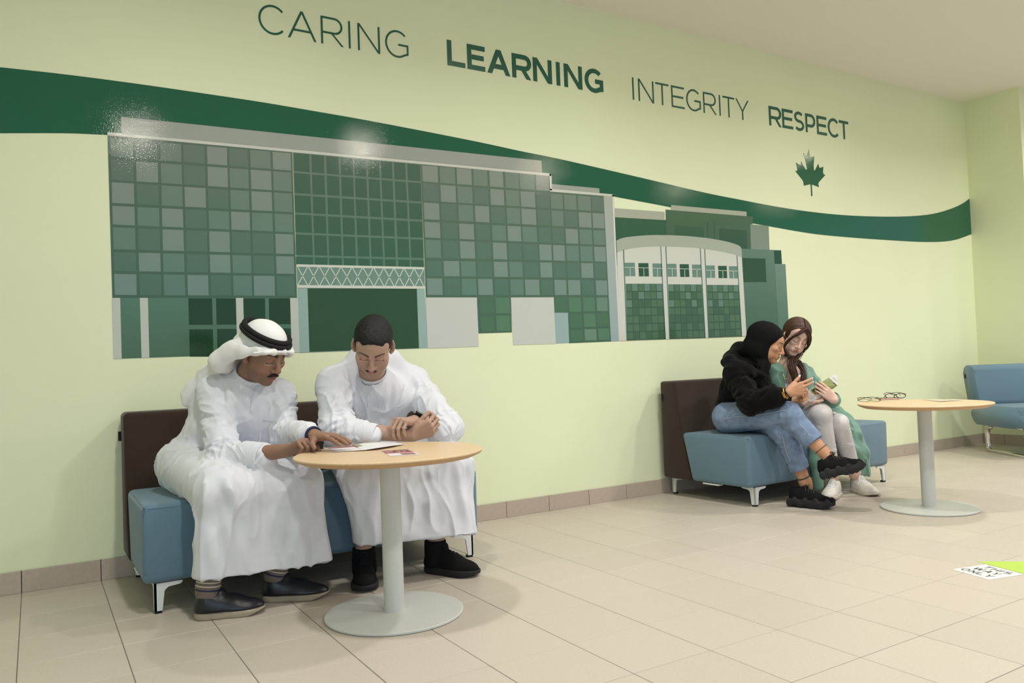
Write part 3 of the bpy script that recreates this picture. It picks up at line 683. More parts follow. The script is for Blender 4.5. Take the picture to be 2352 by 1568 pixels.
    def at(s, P):
        q = (np.asarray(P)-s.lo)/s.h; i = np.clip(np.floor(q).astype(int), 0, s.n-2); t = q-i; out = 0
        for a in (0, 1):
            for b in (0, 1):
                for c in (0, 1):
                    w_ = (t[..., 0] if a else 1-t[..., 0])*(t[..., 1] if b else 1-t[..., 1])*(t[..., 2] if c else 1-t[..., 2])
                    out = out+w_*s.g[i[..., 0]+a, i[..., 1]+b, i[..., 2]+c]
        return out
    def mesh(s, smooth=1):
        for c, R_, z0, z1 in CLEAR_DISCS:                     # keep out of table tops
            q = s.sub((c[0]-R_, c[1]-R_, z0), (c[0]+R_, c[1]+R_, z1))
            if q: sl, X, Y, Z = q; s.g[sl] = np.maximum(s.g[sl], -np.maximum(np.sqrt((X-c[0])**2+(Y-c[1])**2)-R_, np.abs(Z-(z0+z1)/2)-(z1-z0)/2))
        for c, M_, hf in CLEAR_BOXES: s.box(c, hf, M_, .012, 0, '-')       # and out of the seats
        g = s.g.copy()
        for ax in range(3):                                   # keep the surface closed at the border
            sl = [slice(None)]*3
            for e in (0, -1): sl[ax] = e; g[tuple(sl)] = np.maximum(g[tuple(sl)], 0.001)
        neg = g < 0; cnt = np.zeros(np.array(g.shape)-1, np.int8)
        for a in (0, 1):
            for b in (0, 1):
                for c in (0, 1): cnt += neg[a:g.shape[0]-1+a, b:g.shape[1]-1+b, c:g.shape[2]-1+c]
        I = np.argwhere((cnt > 0) & (cnt < 8)); idx = np.full(cnt.shape, -1, np.int32); idx[tuple(I.T)] = np.arange(len(I))
        acc = np.zeros((len(I), 3)); num = np.zeros(len(I)); cor = [(a, b, c) for a in (0, 1) for b in (0, 1) for c in (0, 1)]
        val = {c: g[I[:, 0]+c[0], I[:, 1]+c[1], I[:, 2]+c[2]] for c in cor}
        for c in cor:
            for ax in range(3):
                if c[ax]: continue
                d = list(c); d[ax] = 1; d = tuple(d); va, vb = val[c], val[d]; m = (va < 0) != (vb < 0)
                t = va[m]/(va[m]-vb[m]); p = np.tile(np.array(c, float), (m.sum(), 1)); p[:, ax] += t; acc[m] += p; num[m] += 1
        V = s.lo+s.h*(I+acc/num[:, None]); F = []
        for ax in range(3):
            A = [slice(None)]*3; B = [slice(None)]*3; A[ax] = slice(0, -1); B[ax] = slice(1, None)
            na, nb = neg[tuple(A)], neg[tuple(B)]; o1, o2 = [(1, 2), (2, 0), (0, 1)][ax]
            for flag in (0, 1):
                E = np.argwhere((na & ~nb) if flag else (~na & nb)); E = E[(E[:, o1] > 0) & (E[:, o2] > 0) & (E[:, o1] < g.shape[o1]-1) & (E[:, o2] < g.shape[o2]-1)]
                def cell(da, db): e = E.copy(); e[:, o1] -= da; e[:, o2] -= db; return idx[e[:, 0], e[:, 1], e[:, 2]]
                q = [cell(1, 1), cell(0, 1), cell(0, 0), cell(1, 0)]
                F.append(np.stack(q if flag else q[::-1], 1))
        F = np.concatenate(F); F = F[(F >= 0).all(1)]
        for _ in range(smooth): V = lap(V, F)
        return V, F
def lap(V, F, w_=0.5):
    acc = np.zeros_like(V); n = np.zeros(len(V))
    for i in range(4):
        a, b = F[:, i], F[:, (i+1) % 4]
        for c in range(3): acc[:, c] += np.bincount(a, V[b, c], len(V))+np.bincount(b, V[a, c], len(V))
        n += np.bincount(a, minlength=len(V))+np.bincount(b, minlength=len(V))
    return V*(1-w_)+w_*acc/np.maximum(n, 1)[:, None]
def normals(V, F):
    fn = np.cross(V[F[:, 2]]-V[F[:, 0]], V[F[:, 3]]-V[F[:, 1]]); N = np.zeros_like(V)
    for i in range(4):
        for c in range(3): N[:, c] += np.bincount(F[:, i], fn[:, c], len(V))
    return N/(np.linalg.norm(N, axis=1)[:, None]+1e-12)
def vnoise(P, seed=0):
    """value noise in -1..1"""
    P = np.asarray(P, float); i = np.floor(P).astype(np.int64); t = P-i; t = t*t*(3-2*t); out = 0
    def hsh(x, y, z):
        n = (x*374761393+y*668265263+z*2147483647+seed*1274126177) & 0xffffffff; n = ((n ^ (n >> 13))*1274126177) & 0xffffffff; return ((n ^ (n >> 16)) & 0xffff)/32767.5-1
    for a in (0, 1):
        for b in (0, 1):
            for c in (0, 1):
                w_ = (t[:, 0] if a else 1-t[:, 0])*(t[:, 1] if b else 1-t[:, 1])*(t[:, 2] if c else 1-t[:, 2]); out = out+w_*hsh(i[:, 0]+a, i[:, 1]+b, i[:, 2]+c)
    return out
def folds(V, F, creases, wob=0.0, wscale=9.0, seed=0, drapes=()):
    """cloth relief: creases = [(polyline, width, depth)], negative depth = ridge; plus a soft random undulation"""
    N = normals(V, F); D = np.zeros(len(V))
    for pts, wd, dep in creases:
        P = np.asarray(pts, float); best = np.full(len(V), 9.0); tt = np.zeros(len(V)); n = len(P)-1
        lo, hi = P.min(0)-3*wd, P.max(0)+3*wd; m = np.all((V > lo) & (V < hi), axis=1); Q = V[m]
        if not len(Q): continue
        bb = np.full(len(Q), 9.0); bt = np.zeros(len(Q))
        for i in range(n):
            a, ba = P[i], P[i+1]-P[i]; t = np.clip((Q-a)@ba/(ba@ba+1e-12), 0, 1); d = np.linalg.norm(Q-a-t[:, None]*ba, axis=1); u_ = d < bb; bb[u_] = d[u_]; bt[u_] = (i+t[u_])/n
        fade = np.clip(np.minimum(bt, 1-bt)*4+0.15, 0, 1)
        x = bb/wd; D[m] += -dep*fade*(np.exp(-x*x)-0.55*np.exp(-(x-1.9)**2))
    for p0, p1, R_, fdir, fa, fl, amp, sd in drapes:           # long folds that run along fdir near the segment p0-p1
        p0, p1, fdir = np.asarray(p0, float), np.asarray(p1, float), unit(fdir); ba = p1-p0; t = np.clip((V-p0)@ba/(ba@ba+1e-12), 0, 1); d = np.linalg.norm(V-p0-t[:, None]*ba, axis=1); m = d < 2.2*R_
        Q = V[m]; al = Q@fdir; C_ = (Q-al[:, None]*fdir)*fa+(al*fl)[:, None]*fdir; C_ = C_+.35*np.stack([vnoise(Q*9, sd+k) for k in range(3)], 1)
        r_ = 1-2.2*np.abs(vnoise(C_, sd+7)); r_ = np.where(r_ > 0, r_**1.6, r_*.6); D[m] += amp*r_*np.exp(-(d[m]/R_)**4)
    if wob: D += wob*(vnoise(V*wscale, seed)+0.5*vnoise(V*wscale*2.3, seed+1))
    return V+N*D[:, None]
def push_out(V):
    """cloth that the folds moved into a seat or a table top goes back to its surface"""
    for c, M_, hf in CLEAR_BOXES:
        q = (V-c)@M_.T; m = np.all(np.abs(q) < hf+.001, axis=1)
        up = m & ((hf[2]-q[:, 2]) < (hf[1]+q[:, 1])); fr = m & ~up
        q[up, 2] = hf[2]+.0012; q[fr, 1] = -hf[1]-.0012; V = np.where(m[:, None], c+q@M_, V)
    for c, R_, z0, z1 in CLEAR_DISCS:
        m = (np.hypot(V[:, 0]-c[0], V[:, 1]-c[1]) < R_+.0005) & (V[:, 2] > z0-.0005) & (V[:, 2] < z1+.0005); V[m, 2] = np.where(V[m, 2] > (z0+z1)/2, z1+.001, z0-.001)
    return V
def solid(name, Fd, m, parent=None, smooth=1, creases=(), wob=0.0, wscale=9.0, seed=0, col=None, drapes=()):
    V, F = Fd.mesh(smooth)
    if len(creases) or wob or len(drapes): V = push_out(folds(V, F, creases, wob, wscale, seed, drapes))
    me = mesh_np(name, V, F)
    if col is not None:
        c = np.asarray(col(V), np.float32); at = me.color_attributes.new('Col', 'FLOAT_COLOR', 'POINT'); at.data.foreach_set('color', c.ravel())
    return link(name, me, m, parent)
def join(parts): 
    V = []; F = []; o = 0
    for v, f in parts: V.append(v); F.append(f+o); o += len(v)
    return np.concatenate(V), np.concatenate(F)
def frame(fwd, up=(0, 0, 1), roll=0.0):
    """rows: right, forward, up"""
    f = unit(fwd); r_ = unit(np.cross(f, up)); u_ = np.cross(r_, f); c, s_ = math.cos(math.radians(roll)), math.sin(math.radians(roll))
    return np.array([c*r_+s_*u_, f, -s_*r_+c*u_])
class Head:
    """a head: centre C between the ears, M rows right / forward / up, scale s"""
    def __init__(s, C, F, pitch, roll=0.0, scale=1.0, female=False):
        F = unit((F[0], F[1], 0)); f = F*math.cos(math.radians(pitch))-np.array([0, 0, 1])*math.sin(math.radians(pitch)); up = F*math.sin(math.radians(pitch))+np.array([0, 0, 1])*math.cos(math.radians(pitch))
        s.C = np.asarray(C, float); s.M = frame(f, up, roll); s.s = scale; s.fem = female
    def w(s, x, y, z): return s.C+s.s*(x*s.M[0]+y*s.M[1]+z*s.M[2])
    def loc(s, V): return ((V-s.C)@s.M.T)/s.s
    def sculpt(s, fd, neck=None, nose=1.0, lips=1.0, jaw=1.0, ears=True):
        S, M, w_ = s.s, s.M, s.w
        E = lambda c, r, k=.012, op='+': fd.ell(w_(*c), np.array(r)*S, M, k*S, op)
        K = lambda a, b, ra, rb, k=.008, op='+': fd.cone(w_(*a), w_(*b), ra*S, rb*S, k*S, None, op)
        fe = s.fem
        E((0, -.012, .034), (.074, .094, .082)); E((0, .028, -.030), (.059*jaw, .060, .078), .03)
        E((0, .030, .045), (.062, .062, .05), .02)
        for x in (-1, 1):
            E((x*.040*jaw, .035, -.052), (.022, .035, .03), .025)
            E((x*.043, .060, -.012), (.022, .022, .018), .02)                    # cheekbone
            K((x*.012, .088, .024), (x*.042, .072, .025), .008 if not fe else .005, .007 if not fe else .004, .014)   # brow ridge
        E((0, .064, -.092), (.022, .022, .017), .025)                            # chin
        for x in (-1, 1): E((x*.031, .096, .004), (.021, .017, .013), .014, '-')    # eye sockets
        for x in (-1, 1): E((x*.031, .0705, .003), (.0165, .0155, .0135), .004)     # closed eyeballs under the lids
        for x in (-1, 1):
            K((x*.020, .0825, .0125), (x*.042, .0745, .0125), .0042, .0042, .006)  # upper lid fold
        K((0, .086, .016), (0, .106*1.0, -.026), .0075*nose, .0105*nose, .010)     # nose
        E((0, .104, -.030), (.0125*nose, .0135, .0105), .006)
        for x in (-1, 1): E((x*.0125*nose, .093, -.034), (.0085, .0105, .0075), .005)
        for x in (-1, 1): E((x*.006, .098, -.0415), (.0033, .004, .003), .003, '-')
        E((0, .079, -.060), (.027, .017, .020), .012)                            # muzzle
        K((-.017, .0865, -.0575), (.017, .0865, -.0575), .0042*lips, .0042*lips, .004); K((-.004, .0935, -.0565), (.004, .0935, -.0565), .0042*lips, .0042*lips, .005)
        K((-.013, .0875, -.0665), (.013, .0875, -.0665), .0052*lips, .0052*lips, .004)
        K((-.020, .0905, -.0622), (.020, .0905, -.0622), .0014, .0014, .002, '-')
        for x in ((-1, 1) if ears else ()):                                       # ears
            c = w_(x*.077, -.008, -.004); ax = np.array([M[0]*math.cos(.45)-M[1]*math.sin(.45)*x, M[1]*math.cos(.45)+M[0]*math.sin(.45)*x, M[2]])
            fd.ell(c, np.array((.0085, .019, .032))*S, ax, .005*S); fd.ell(c+ax[0]*x*.009*S, np.array((.006, .011, .019))*S, ax, .004*S, '-'); fd.ell(w_(x*.073, .000, -.030), np.array((.007, .009, .011))*S, M, .006*S)
        if neck is not None: fd.cone(w_(0, -.020, -.055), neck, .052*S*(.88 if fe else 1), .058*S*(.88 if fe else 1), .03)
    def paint(s, skin, lip, stub=None, brow=None, browy=.028, eye_open=0.0):
        """vertex colours: skin with lips, lash lines, brows and beard shadow where the face has them"""
        skin, lip = np.array(lin(*skin)), np.array(lin(*lip)); dark = np.array(lin(34, 24, 20))
        def fn(V):
            q = s.loc(V); x, y, z = np.abs(q[:, 0]), q[:, 1], q[:, 2]; C = np.tile(skin, (len(V), 1)); face = y > .03
            n = 1+.05*vnoise(V*40, 3); C[:, :3] *= n[:, None]
            def put(m, col): C[:, :4] = C*(1-m[:, None])+np.asarray(col)*m[:, None]
            put(.14*np.exp(-((x-.040)/.02)**2-((z+.025)/.02)**2)*face, lin(196, 120, 100))
            if stub is not None:
                m = np.clip((-.035-z)/.02, 0, 1)*np.clip((y+.02)/.03, 0, 1)*stub[1]; put(m*(z > -.14), lin(*stub[0]))
            put(((np.abs(z+.0575+.0)/.0065)**2+(x/.0215)**2 < 1)*face*.9, lip); put(((np.abs(z+.0665)/.0062)**2+(x/.019)**2 < 1)*face*.9, lip)
            put(((np.abs(z+.0622)/.0013)**2+(x/.021)**2 < 1)*face*.7, lin(90, 40, 36))
            lz = -.0045-.004*np.cos((x-.031)/.017*1.5)+.002
            put(np.clip(1.5-np.abs(z-lz)/.0016, 0, 1)*(np.abs(x-.031) < .0175)*face*.95, dark)
            put(np.clip(1.3-np.abs(z-lz+.0035)/.0022, 0, 1)*(np.abs(x-.031) < .013)*face*.35, lin(210, 200, 195))
            put(np.clip(1.2-np.abs(z-.0125)/.0012, 0, 1)*(np.abs(x-.031) < .0165)*face*.35, dark)
            if eye_open:
                m = (((x-.031)/.0150)**2+((z+.0015)/(.0045*eye_open))**2 < 1)*face; put(m*.85, lin(206, 198, 192)); put((((x-.030)/.0052)**2+((z+.0015)/.0052)**2 < 1)*m*.95, dark)
                put(np.clip(1.5-np.abs(z-.0030)/.0014, 0, 1)*(np.abs(x-.031) < .0165)*face*.9, dark)
            if brow is not None:
                bz = browy+.004*np.sin(np.clip((x-.012)/.038, 0, 1)*2.4); th = brow[1]*(1-.55*np.clip((x-.02)/.03, 0, 1))
                put(np.clip(1.6-np.abs(z-bz)/th, 0, 1)*((x > .011) & (x < .051))*face*brow[2], lin(*brow[0]))
            return C
        return fn
def hand(fd, W, D, N, left, size=1.0, curl=(20, 25, 15), spread=4.0, thumb=(35, 25, 20), per=None, thumb_out=40.0):
    """palm and five fingers: wrist W, D towards the knuckles, N out of the palm; curl = bend at the three joints (degrees); per = {finger: curl}"""
    D = unit(D); N = unit(np.asarray(N)-D*(np.asarray(N)@D)); T = np.cross(D, N)*(-1 if left else 1); s = size; W = np.asarray(W, float); tips = {}
    def rot(v, ax, deg): a = math.radians(deg); return v*math.cos(a)+np.cross(ax, v)*math.sin(a)+ax*(ax@v)*(1-math.cos(a))
    kn = []
    for i in range(4):                                       # index .. little
        lat = (.030, .010, -.010, -.028)[i]; ln = (.086, .090, .086, .079)[i]
        K = W+s*(D*ln+T*lat-N*(.004 if i in (1, 2) else .001)); kn.append(K)
        fd.cone(W+s*(D*.012+T*lat*.55), K, .0135*s, .0105*s, .012*s, (N, .95)); fd.cone(W+s*(D*.025+T*lat*.7+N*.006), W+s*(D*(ln-.014)+T*lat+N*.006), .010*s, .009*s, .010*s)
    L = [(.040, .024, .019), (.044, .028, .020), (.041, .026, .020), (.032, .019, .017)]
    for i in range(4):
        c = (per or {}).get(i, curl); d = rot(D, -N if not left else N, (1.5-i)*spread*(-1)); d = unit(d) ; d = unit(D+T*math.tan(math.radians((1.5-i)*spread)))
        ax = unit(np.cross(d, N)); p = kn[i]; r_ = (.0092, .0095, .0090, .0078)[i]; ang = 0
        for j in range(3):
            ang += c[j]; dd = rot(d, ax, ang); q = p+dd*L[i][j]*s; fd.cone(p, q, r_*s*(1-.07*j), r_*s*(1-.07*(j+1)), .0035*s); p = q
        tips[i] = (p, dd, rot(-N, ax, ang), r_*s*.8)
    b = W+s*(D*.018+T*.020+N*.006); d = unit(D*math.cos(math.radians(thumb_out))+T*math.sin(math.radians(thumb_out))+N*.25); p = b+d*.036*s
    fd.cone(b, p, .0165*s, .0125*s, .010*s); ax = unit(np.cross(d, N*.6+D*.8-T*.2)); ang = 0
    for j, (ln, r0, r1) in enumerate(((.032, .0112, .0098), (.026, .0098, .0080))):
        ang += thumb[j]; dd = rot(d, ax, ang); q = p+dd*ln*s; fd.cone(p, q, r0*s, r1*s, .004*s); p = q
    tips[4] = (p, dd, unit(np.cross(dd, ax)), .0085*s); return tips
def nails(name, tips, m, parent, ids, ln=.010):
    """finger nails as thin curved plates on the fingertips"""
    for i in ids:
        bm = bmesh.new(); p, d, up, r_ = tips[i]; r0 = np.cross(d, up); c = p+up*r_*.62+d*r_*.45; M = Matrix(((d[0], r0[0], up[0], c[0]), (d[1], r0[1], up[1], c[1]), (d[2], r0[2], up[2], c[2]), (0, 0, 0, 1)))
        bmesh.ops.create_uvsphere(bm, u_segments=10, v_segments=6, radius=1.0, matrix=M @ Matrix.Diagonal((ln, r_*.72, r_*.38, 1))); link(name, bm_mesh(name, bm, True), m, parent)
def shoe(parent, heel, toe, up, m_up, m_sole, length=None, width=.092, height=.10, sole=.022, tip_lift=0.0, chunky=False, name='shoe', collar=0.0):
    """heel / toe: points of the sole on the ground; returns the upper, the sole is its child"""
    heel, toe = np.asarray(heel, float), np.asarray(toe, float); f = unit(toe-heel); up = unit(np.asarray(up)-f*(np.asarray(up)@f)); r_ = np.cross(f, up); L = np.linalg.norm(toe-heel); M = np.array([r_, f, up])
    def P(x, y, z): return heel+r_*x+f*(y*L)+up*z
    lo = np.minimum(heel, toe)-.09; hi = np.maximum(heel, toe)+.09+height*np.abs(up)
    a = Field(lo, hi, .003); w2 = width/2; hs = height-sole
    a.ell(P(0, .24, sole), (w2*.80, .245*L, hs*.86), M, .02); a.ell(P(.002, .50, sole), (w2*.84, .30*L, hs*.66), M, .02); a.ell(P(.003, .68, sole), (w2*.97, .315*L, hs*.52), M, .02)
    a.cone(P(0, .13, sole+.02), P(0, .15, height-.018+collar), w2*.60, w2*.58, .02); a.cone(P(0, .20, height-.026+collar*.6), P(0, .56, sole+hs*.34), w2*.58, w2*.56, .03)
    a.ell(P(0, .36, height-.008+collar*.5), (w2*.46, .022, .024), M, .012)
    a.cone(P(0, .15, height-.030+collar), P(0, .16, height+.06+collar), w2*.47, w2*.52, .005, None, '-')
    a.cut(P(0, 0, sole*.96), -up)
    o = solid(name, a, m_up, parent, 1)
    b = Field(lo, hi, .003)
    zs = sole*.5
    b.chain([P(0, .17, zs), P(0, .34, zs), P(.002, .58, zs), P(.003, .76, zs+tip_lift*.3), P(.0, .83, zs+tip_lift*.6)], [w2*.92, w2*.88, w2*.98, w2*1.04, w2*.96], .02, (up, .9))
    b.cut(P(0, 0, sole), up, k=.003); b.cut(P(0, 0, 0), -up)
    if tip_lift: b.cut(P(0, .74, 0), -(up-f*(tip_lift*1.6/(.24*L))))
    if chunky:
        for k_ in range(8):
            for sx in (-1, 1): b.ell(P(sx*w2*(.98-.10*max(0, k_-5)), .07+.118*k_, sole*(.62+.30*(k_ % 2))), (.012, .020, sole*.62), M, .008)
        for k_ in range(7): b.cone(P(-w2*1.3, .12+.125*k_, -.001), P(w2*1.3, .12+.125*k_, -.001), .0055, .0055, .004, None, '-')
        b.cut(P(0, 0, -.001), -up)
        b.ell(P(0, .45, -.004), (.07, .035, .012), M, .006, '-')
    so = solid('sole', b, m_sole, o, 1)
    def top(x, y, lift=.0015):                              # point on the upper above (x, y)
        z = height+.03
        while z > sole and float(a.at(P(x, y, z)[None])[0]) > 0: z -= .0015
        return P(x, y, z+lift)
    P.top = top
    return o, P, M, L
# ================================================================== people
M_skin = mat('skin', (1, 1, 1, 1), rough=0.52, spec=0.3, attr='Col', sss=0.08, bump=0.08, bscale=500)
def crumpled(m, scale=6.0, strength=0.35, dist=0.010):
    """adds soft ridged creases to a cloth material"""
    nt = m.node_tree; N, L = nt.nodes, nt.links; b = N['Principled BSDF']; n = N.new('ShaderNodeTexNoise'); n.noise_type = 'RIDGED_MULTIFRACTAL'
    n.inputs['Scale'].default_value = scale; n.inputs['Detail'].default_value = 2.0; n.inputs['Distortion'].default_value = 0.6
    tc = N.new('ShaderNodeTexCoord'); L.new(tc.outputs['Object'], n.inputs['Vector'])
    bp = N.new('ShaderNodeBump'); bp.inputs['Strength'].default_value = strength; bp.inputs['Distance'].default_value = dist; L.new(n.outputs['Fac'], bp.inputs['Height'])
    old = b.inputs['Normal'].links
    if old: L.new(old[0].from_socket, bp.inputs['Normal'])
    L.new(bp.outputs[0], b.inputs['Normal']); return m
M_thobe = crumpled(mat('white_cotton', lin(216, 218, 224), rough=0.82, spec=0.15, bump=0.10, bscale=1400, sheen=0.1))
M_ghutra = mat('white_headcloth', lin(232, 232, 230), rough=0.9, spec=0.1, bump=0.45, bscale=420)
M_agal = mat('black_cord', lin(16, 16, 18), rough=0.75, bump=0.4, bscale=500)
M_blackhair = mat('black_hair', lin(20, 17, 16), rough=0.6, spec=0.35, bump=0.7, bscale=420)
M_brownhair = mat('brown_hair', lin(74, 46, 31), rough=0.45, spec=0.5, noise=0.25, nscale=60, bump=0.3, bscale=300)
M_blackshoe = mat('black_knit', lin(20, 20, 22), rough=0.85, spec=0.2, bump=0.5, bscale=700)
M_leather = mat('dark_navy_leather', lin(26, 28, 36), rough=0.35, spec=0.5, bump=0.15, bscale=300)
M_gumsole = mat('tan_sole', lin(168, 156, 136), rough=0.7, noise=0.1, nscale=40)
M_blacksole = mat('black_sole', lin(34, 33, 36), rough=0.75)
M_sock = mat('grey_sock', lin(124, 110, 102), rough=0.95, bump=0.6, bscale=300)
M_band = mat('navy_band', lin(30, 40, 78), rough=0.5); M_cream = mat('cream_stripe', lin(214, 206, 190), rough=0.9)
M_button = mat('pearl_button', lin(214, 216, 220), rough=0.3)
M_nail = mat('white_nail', lin(238, 236, 240), rough=0.2); M_gold = mat('gold', lin(206, 160, 84), rough=0.25, metal=1.0)
M_hoodie = mat('black_fleece', lin(17, 17, 18), rough=0.95, spec=0.08, bump=0.2, bscale=900, sheen=0.05)
M_hijab = mat('black_jersey', lin(15, 15, 17), rough=0.8, spec=0.15, bump=0.15, bscale=700)
M_green = mat('sage_satin', lin(108, 147, 131), rough=0.5, spec=0.35, noise=0.08, nscale=14, sheen=0.2)
M_whitetop = mat('white_jersey', lin(222, 222, 228), rough=0.85, bump=0.1, bscale=900)
M_whitepants = mat('white_denim', lin(216, 212, 212), rough=0.9, bump=0.12, bscale=1200)
M_sneaker = mat('white_leather', lin(218, 214, 204), rough=0.5, noise=0.04, nscale=60); M_sneaksole = mat('worn_white_sole', lin(196, 188, 172), rough=0.7, noise=0.1, nscale=70)
def denim():
    m = mat('light_denim', lin(124, 143, 171), rough=0.9, spec=0.15, noise=0.22, nscale=22, bump=0.35, bscale=1100); return m
M_denim = denim(); M_thread = mat('denim_thread', lin(176, 184, 196), rough=0.9); M_darkstitch = mat('dark_stitch', lin(60, 76, 108), rough=0.9)
A = at_y
CLEAR_DISCS.append((T1, TR+.001, ZT-.027, ZT+.0012)); CLEAR_BOXES.append((v3(1.05, -.365, .21), np.eye(3), v3(.725, .366, .207)))
_c, _s = math.cos(math.radians(1.5)), math.sin(math.radians(1.5)); CLEAR_BOXES.append((v3(sofa_2.location.x, sofa_2.location.y, 0)+v3(0, .012, .21), np.array([[_c, _s, 0], [-_s, _c, 0], [0, 0, 1]]), v3(.72, .364, .207)))
def lerp(a, b, t): return np.asarray(a, float)*(1-t)+np.asarray(b, float)*t
def person(loc, label):
    o = empty('person', loc); tag(o, label, 'person'); return o
def settle(root):
    """children were modelled in world coordinates: hang them on the person without moving them"""
    inv = Matrix.Translation(-root.location)
    for o in root.children: o.matrix_parent_inverse = inv
def ringpts(c, n, r, k=28, flat=1.0, ax=None):
    n = unit(n); a = unit(np.cross(n, (0, 0, 1) if abs(n[2]) < .9 else (1, 0, 0))) if ax is None else unit(np.asarray(ax)-n*(np.asarray(ax)@n)); b = np.cross(n, a)
    return np.array([c+r*(math.cos(t)*a+flat*math.sin(t)*b) for t in np.linspace(0, 2*math.pi, k, endpoint=False)])
def build_body(root, head, neckb, chest, pelvis, arms, legs, hands, skin, paint, head_kw, armr=(.046, .036, .026), legr=(.072, .050, .034), torso=(.105, .115)):
    """one continuous figure; the head and the hands are meshed finer than the trunk"""
    pts = [head.C, neckb, chest, pelvis]+[p for a in arms for p in a]+[p for l in legs for p in l]; P_ = np.array(pts)
    f = Field(P_.min(0)-.2, P_.max(0)+.2, .007)
    f.chain([pelvis, lerp(pelvis, chest, .5), chest], [torso[0], torso[0]*.92, torso[1]], .04)
    f.cone(chest, neckb, torso[1]*.8, .052, .05); f.cone(neckb, lerp(neckb, head.C, .6), .050, .045, .03)
    for a in arms:
        f.cone(lerp(chest, neckb, .55), a[0], .06, .05, .05); f.chain(a, armr, .02)
    for l in legs: f.cone(pelvis, l[0], .09, .08, .05); f.chain(list(l[:3])+[lerp(l[1], l[2], 1.08)], list(legr)+[legr[2]*.9], .02)
    f.ell(head.w(0, -.01, .01), np.array((.055, .065, .08))*head.s, head.M, .02)
    parts = [f.mesh(1)]
    h = Field(head.C-.20*head.s, head.C+.20*head.s, .0023); head.sculpt(h, neckb, **head_kw); parts.append(h.mesh(1)); nh = len(parts[1][0])
    tips = []
    for hd, a in zip(hands, arms):
        K_ = np.asarray(hd['W'])+unit(hd['D'])*.1; q = np.array([a[1], hd['W'], K_]); g = Field(q.min(0)-.14, q.max(0)+.14, .0023)
        g.cone(a[1], lerp(a[1], hd['W'], .35), armr[1], armr[1]*1.02, .01); g.cone(lerp(a[1], hd['W'], .35), hd['W'], armr[1]*1.02, armr[2], .01)
        kw = {k: v for k, v in hd.items() if k not in ('W',)}; t = hand(g, hd['W'], **kw); tips.append(t); parts.append(g.mesh(1))
    V, F = join(parts); me = mesh_np('body', V, F); C = np.tile(np.array(lin(*skin)), (len(V), 1)); C[:, :3] *= (1+.05*vnoise(V*40, 3))[:, None]
    n0 = len(parts[0][0]); C[n0:n0+nh] = paint(V[n0:n0+nh])
    at = me.color_attributes.new('Col', 'FLOAT_COLOR', 'POINT'); at.data.foreach_set('color', C.astype(np.float32).ravel())
    link('body', me, M_skin, root); return tips, h
def sleeve(fd, a, r, k=.03, n=3):
    for i in range(len(a)-1): fd.cone(a[i], a[i+1], r[i], r[i+1], k)
def arm_creases(a, r, nfold, seed, dep=.006, wd=.012):
    """wrinkles that run round a sleeve, bunched at the elbow"""
    rg = np.random.default_rng(seed); out = []
    S, E, W = [np.asarray(p) for p in a]; 
    for i in range(nfold):
        t = np.clip(.5+rg.normal()*.28, .05, .95); c = lerp(S, E, t*2) if t < .5 else lerp(E, W, t*2-1); ax = unit(E-S) if t < .5 else unit(W-E)
        tilt = unit(ax+.55*rg.normal(size=3)); th = rg.uniform(0, 6.28); b = unit(np.cross(tilt, rg.normal(size=3))); d = np.cross(tilt, b); rr = r*1.02
        arcp = [c+rr*(math.cos(th+u)*b+math.sin(th+u)*d) for u in np.linspace(0, rg.uniform(1.2, 2.4), 7)]; out.append((arcp, wd*rg.uniform(.7, 1.3), dep*rg.uniform(.5, 1.2)))
    return out

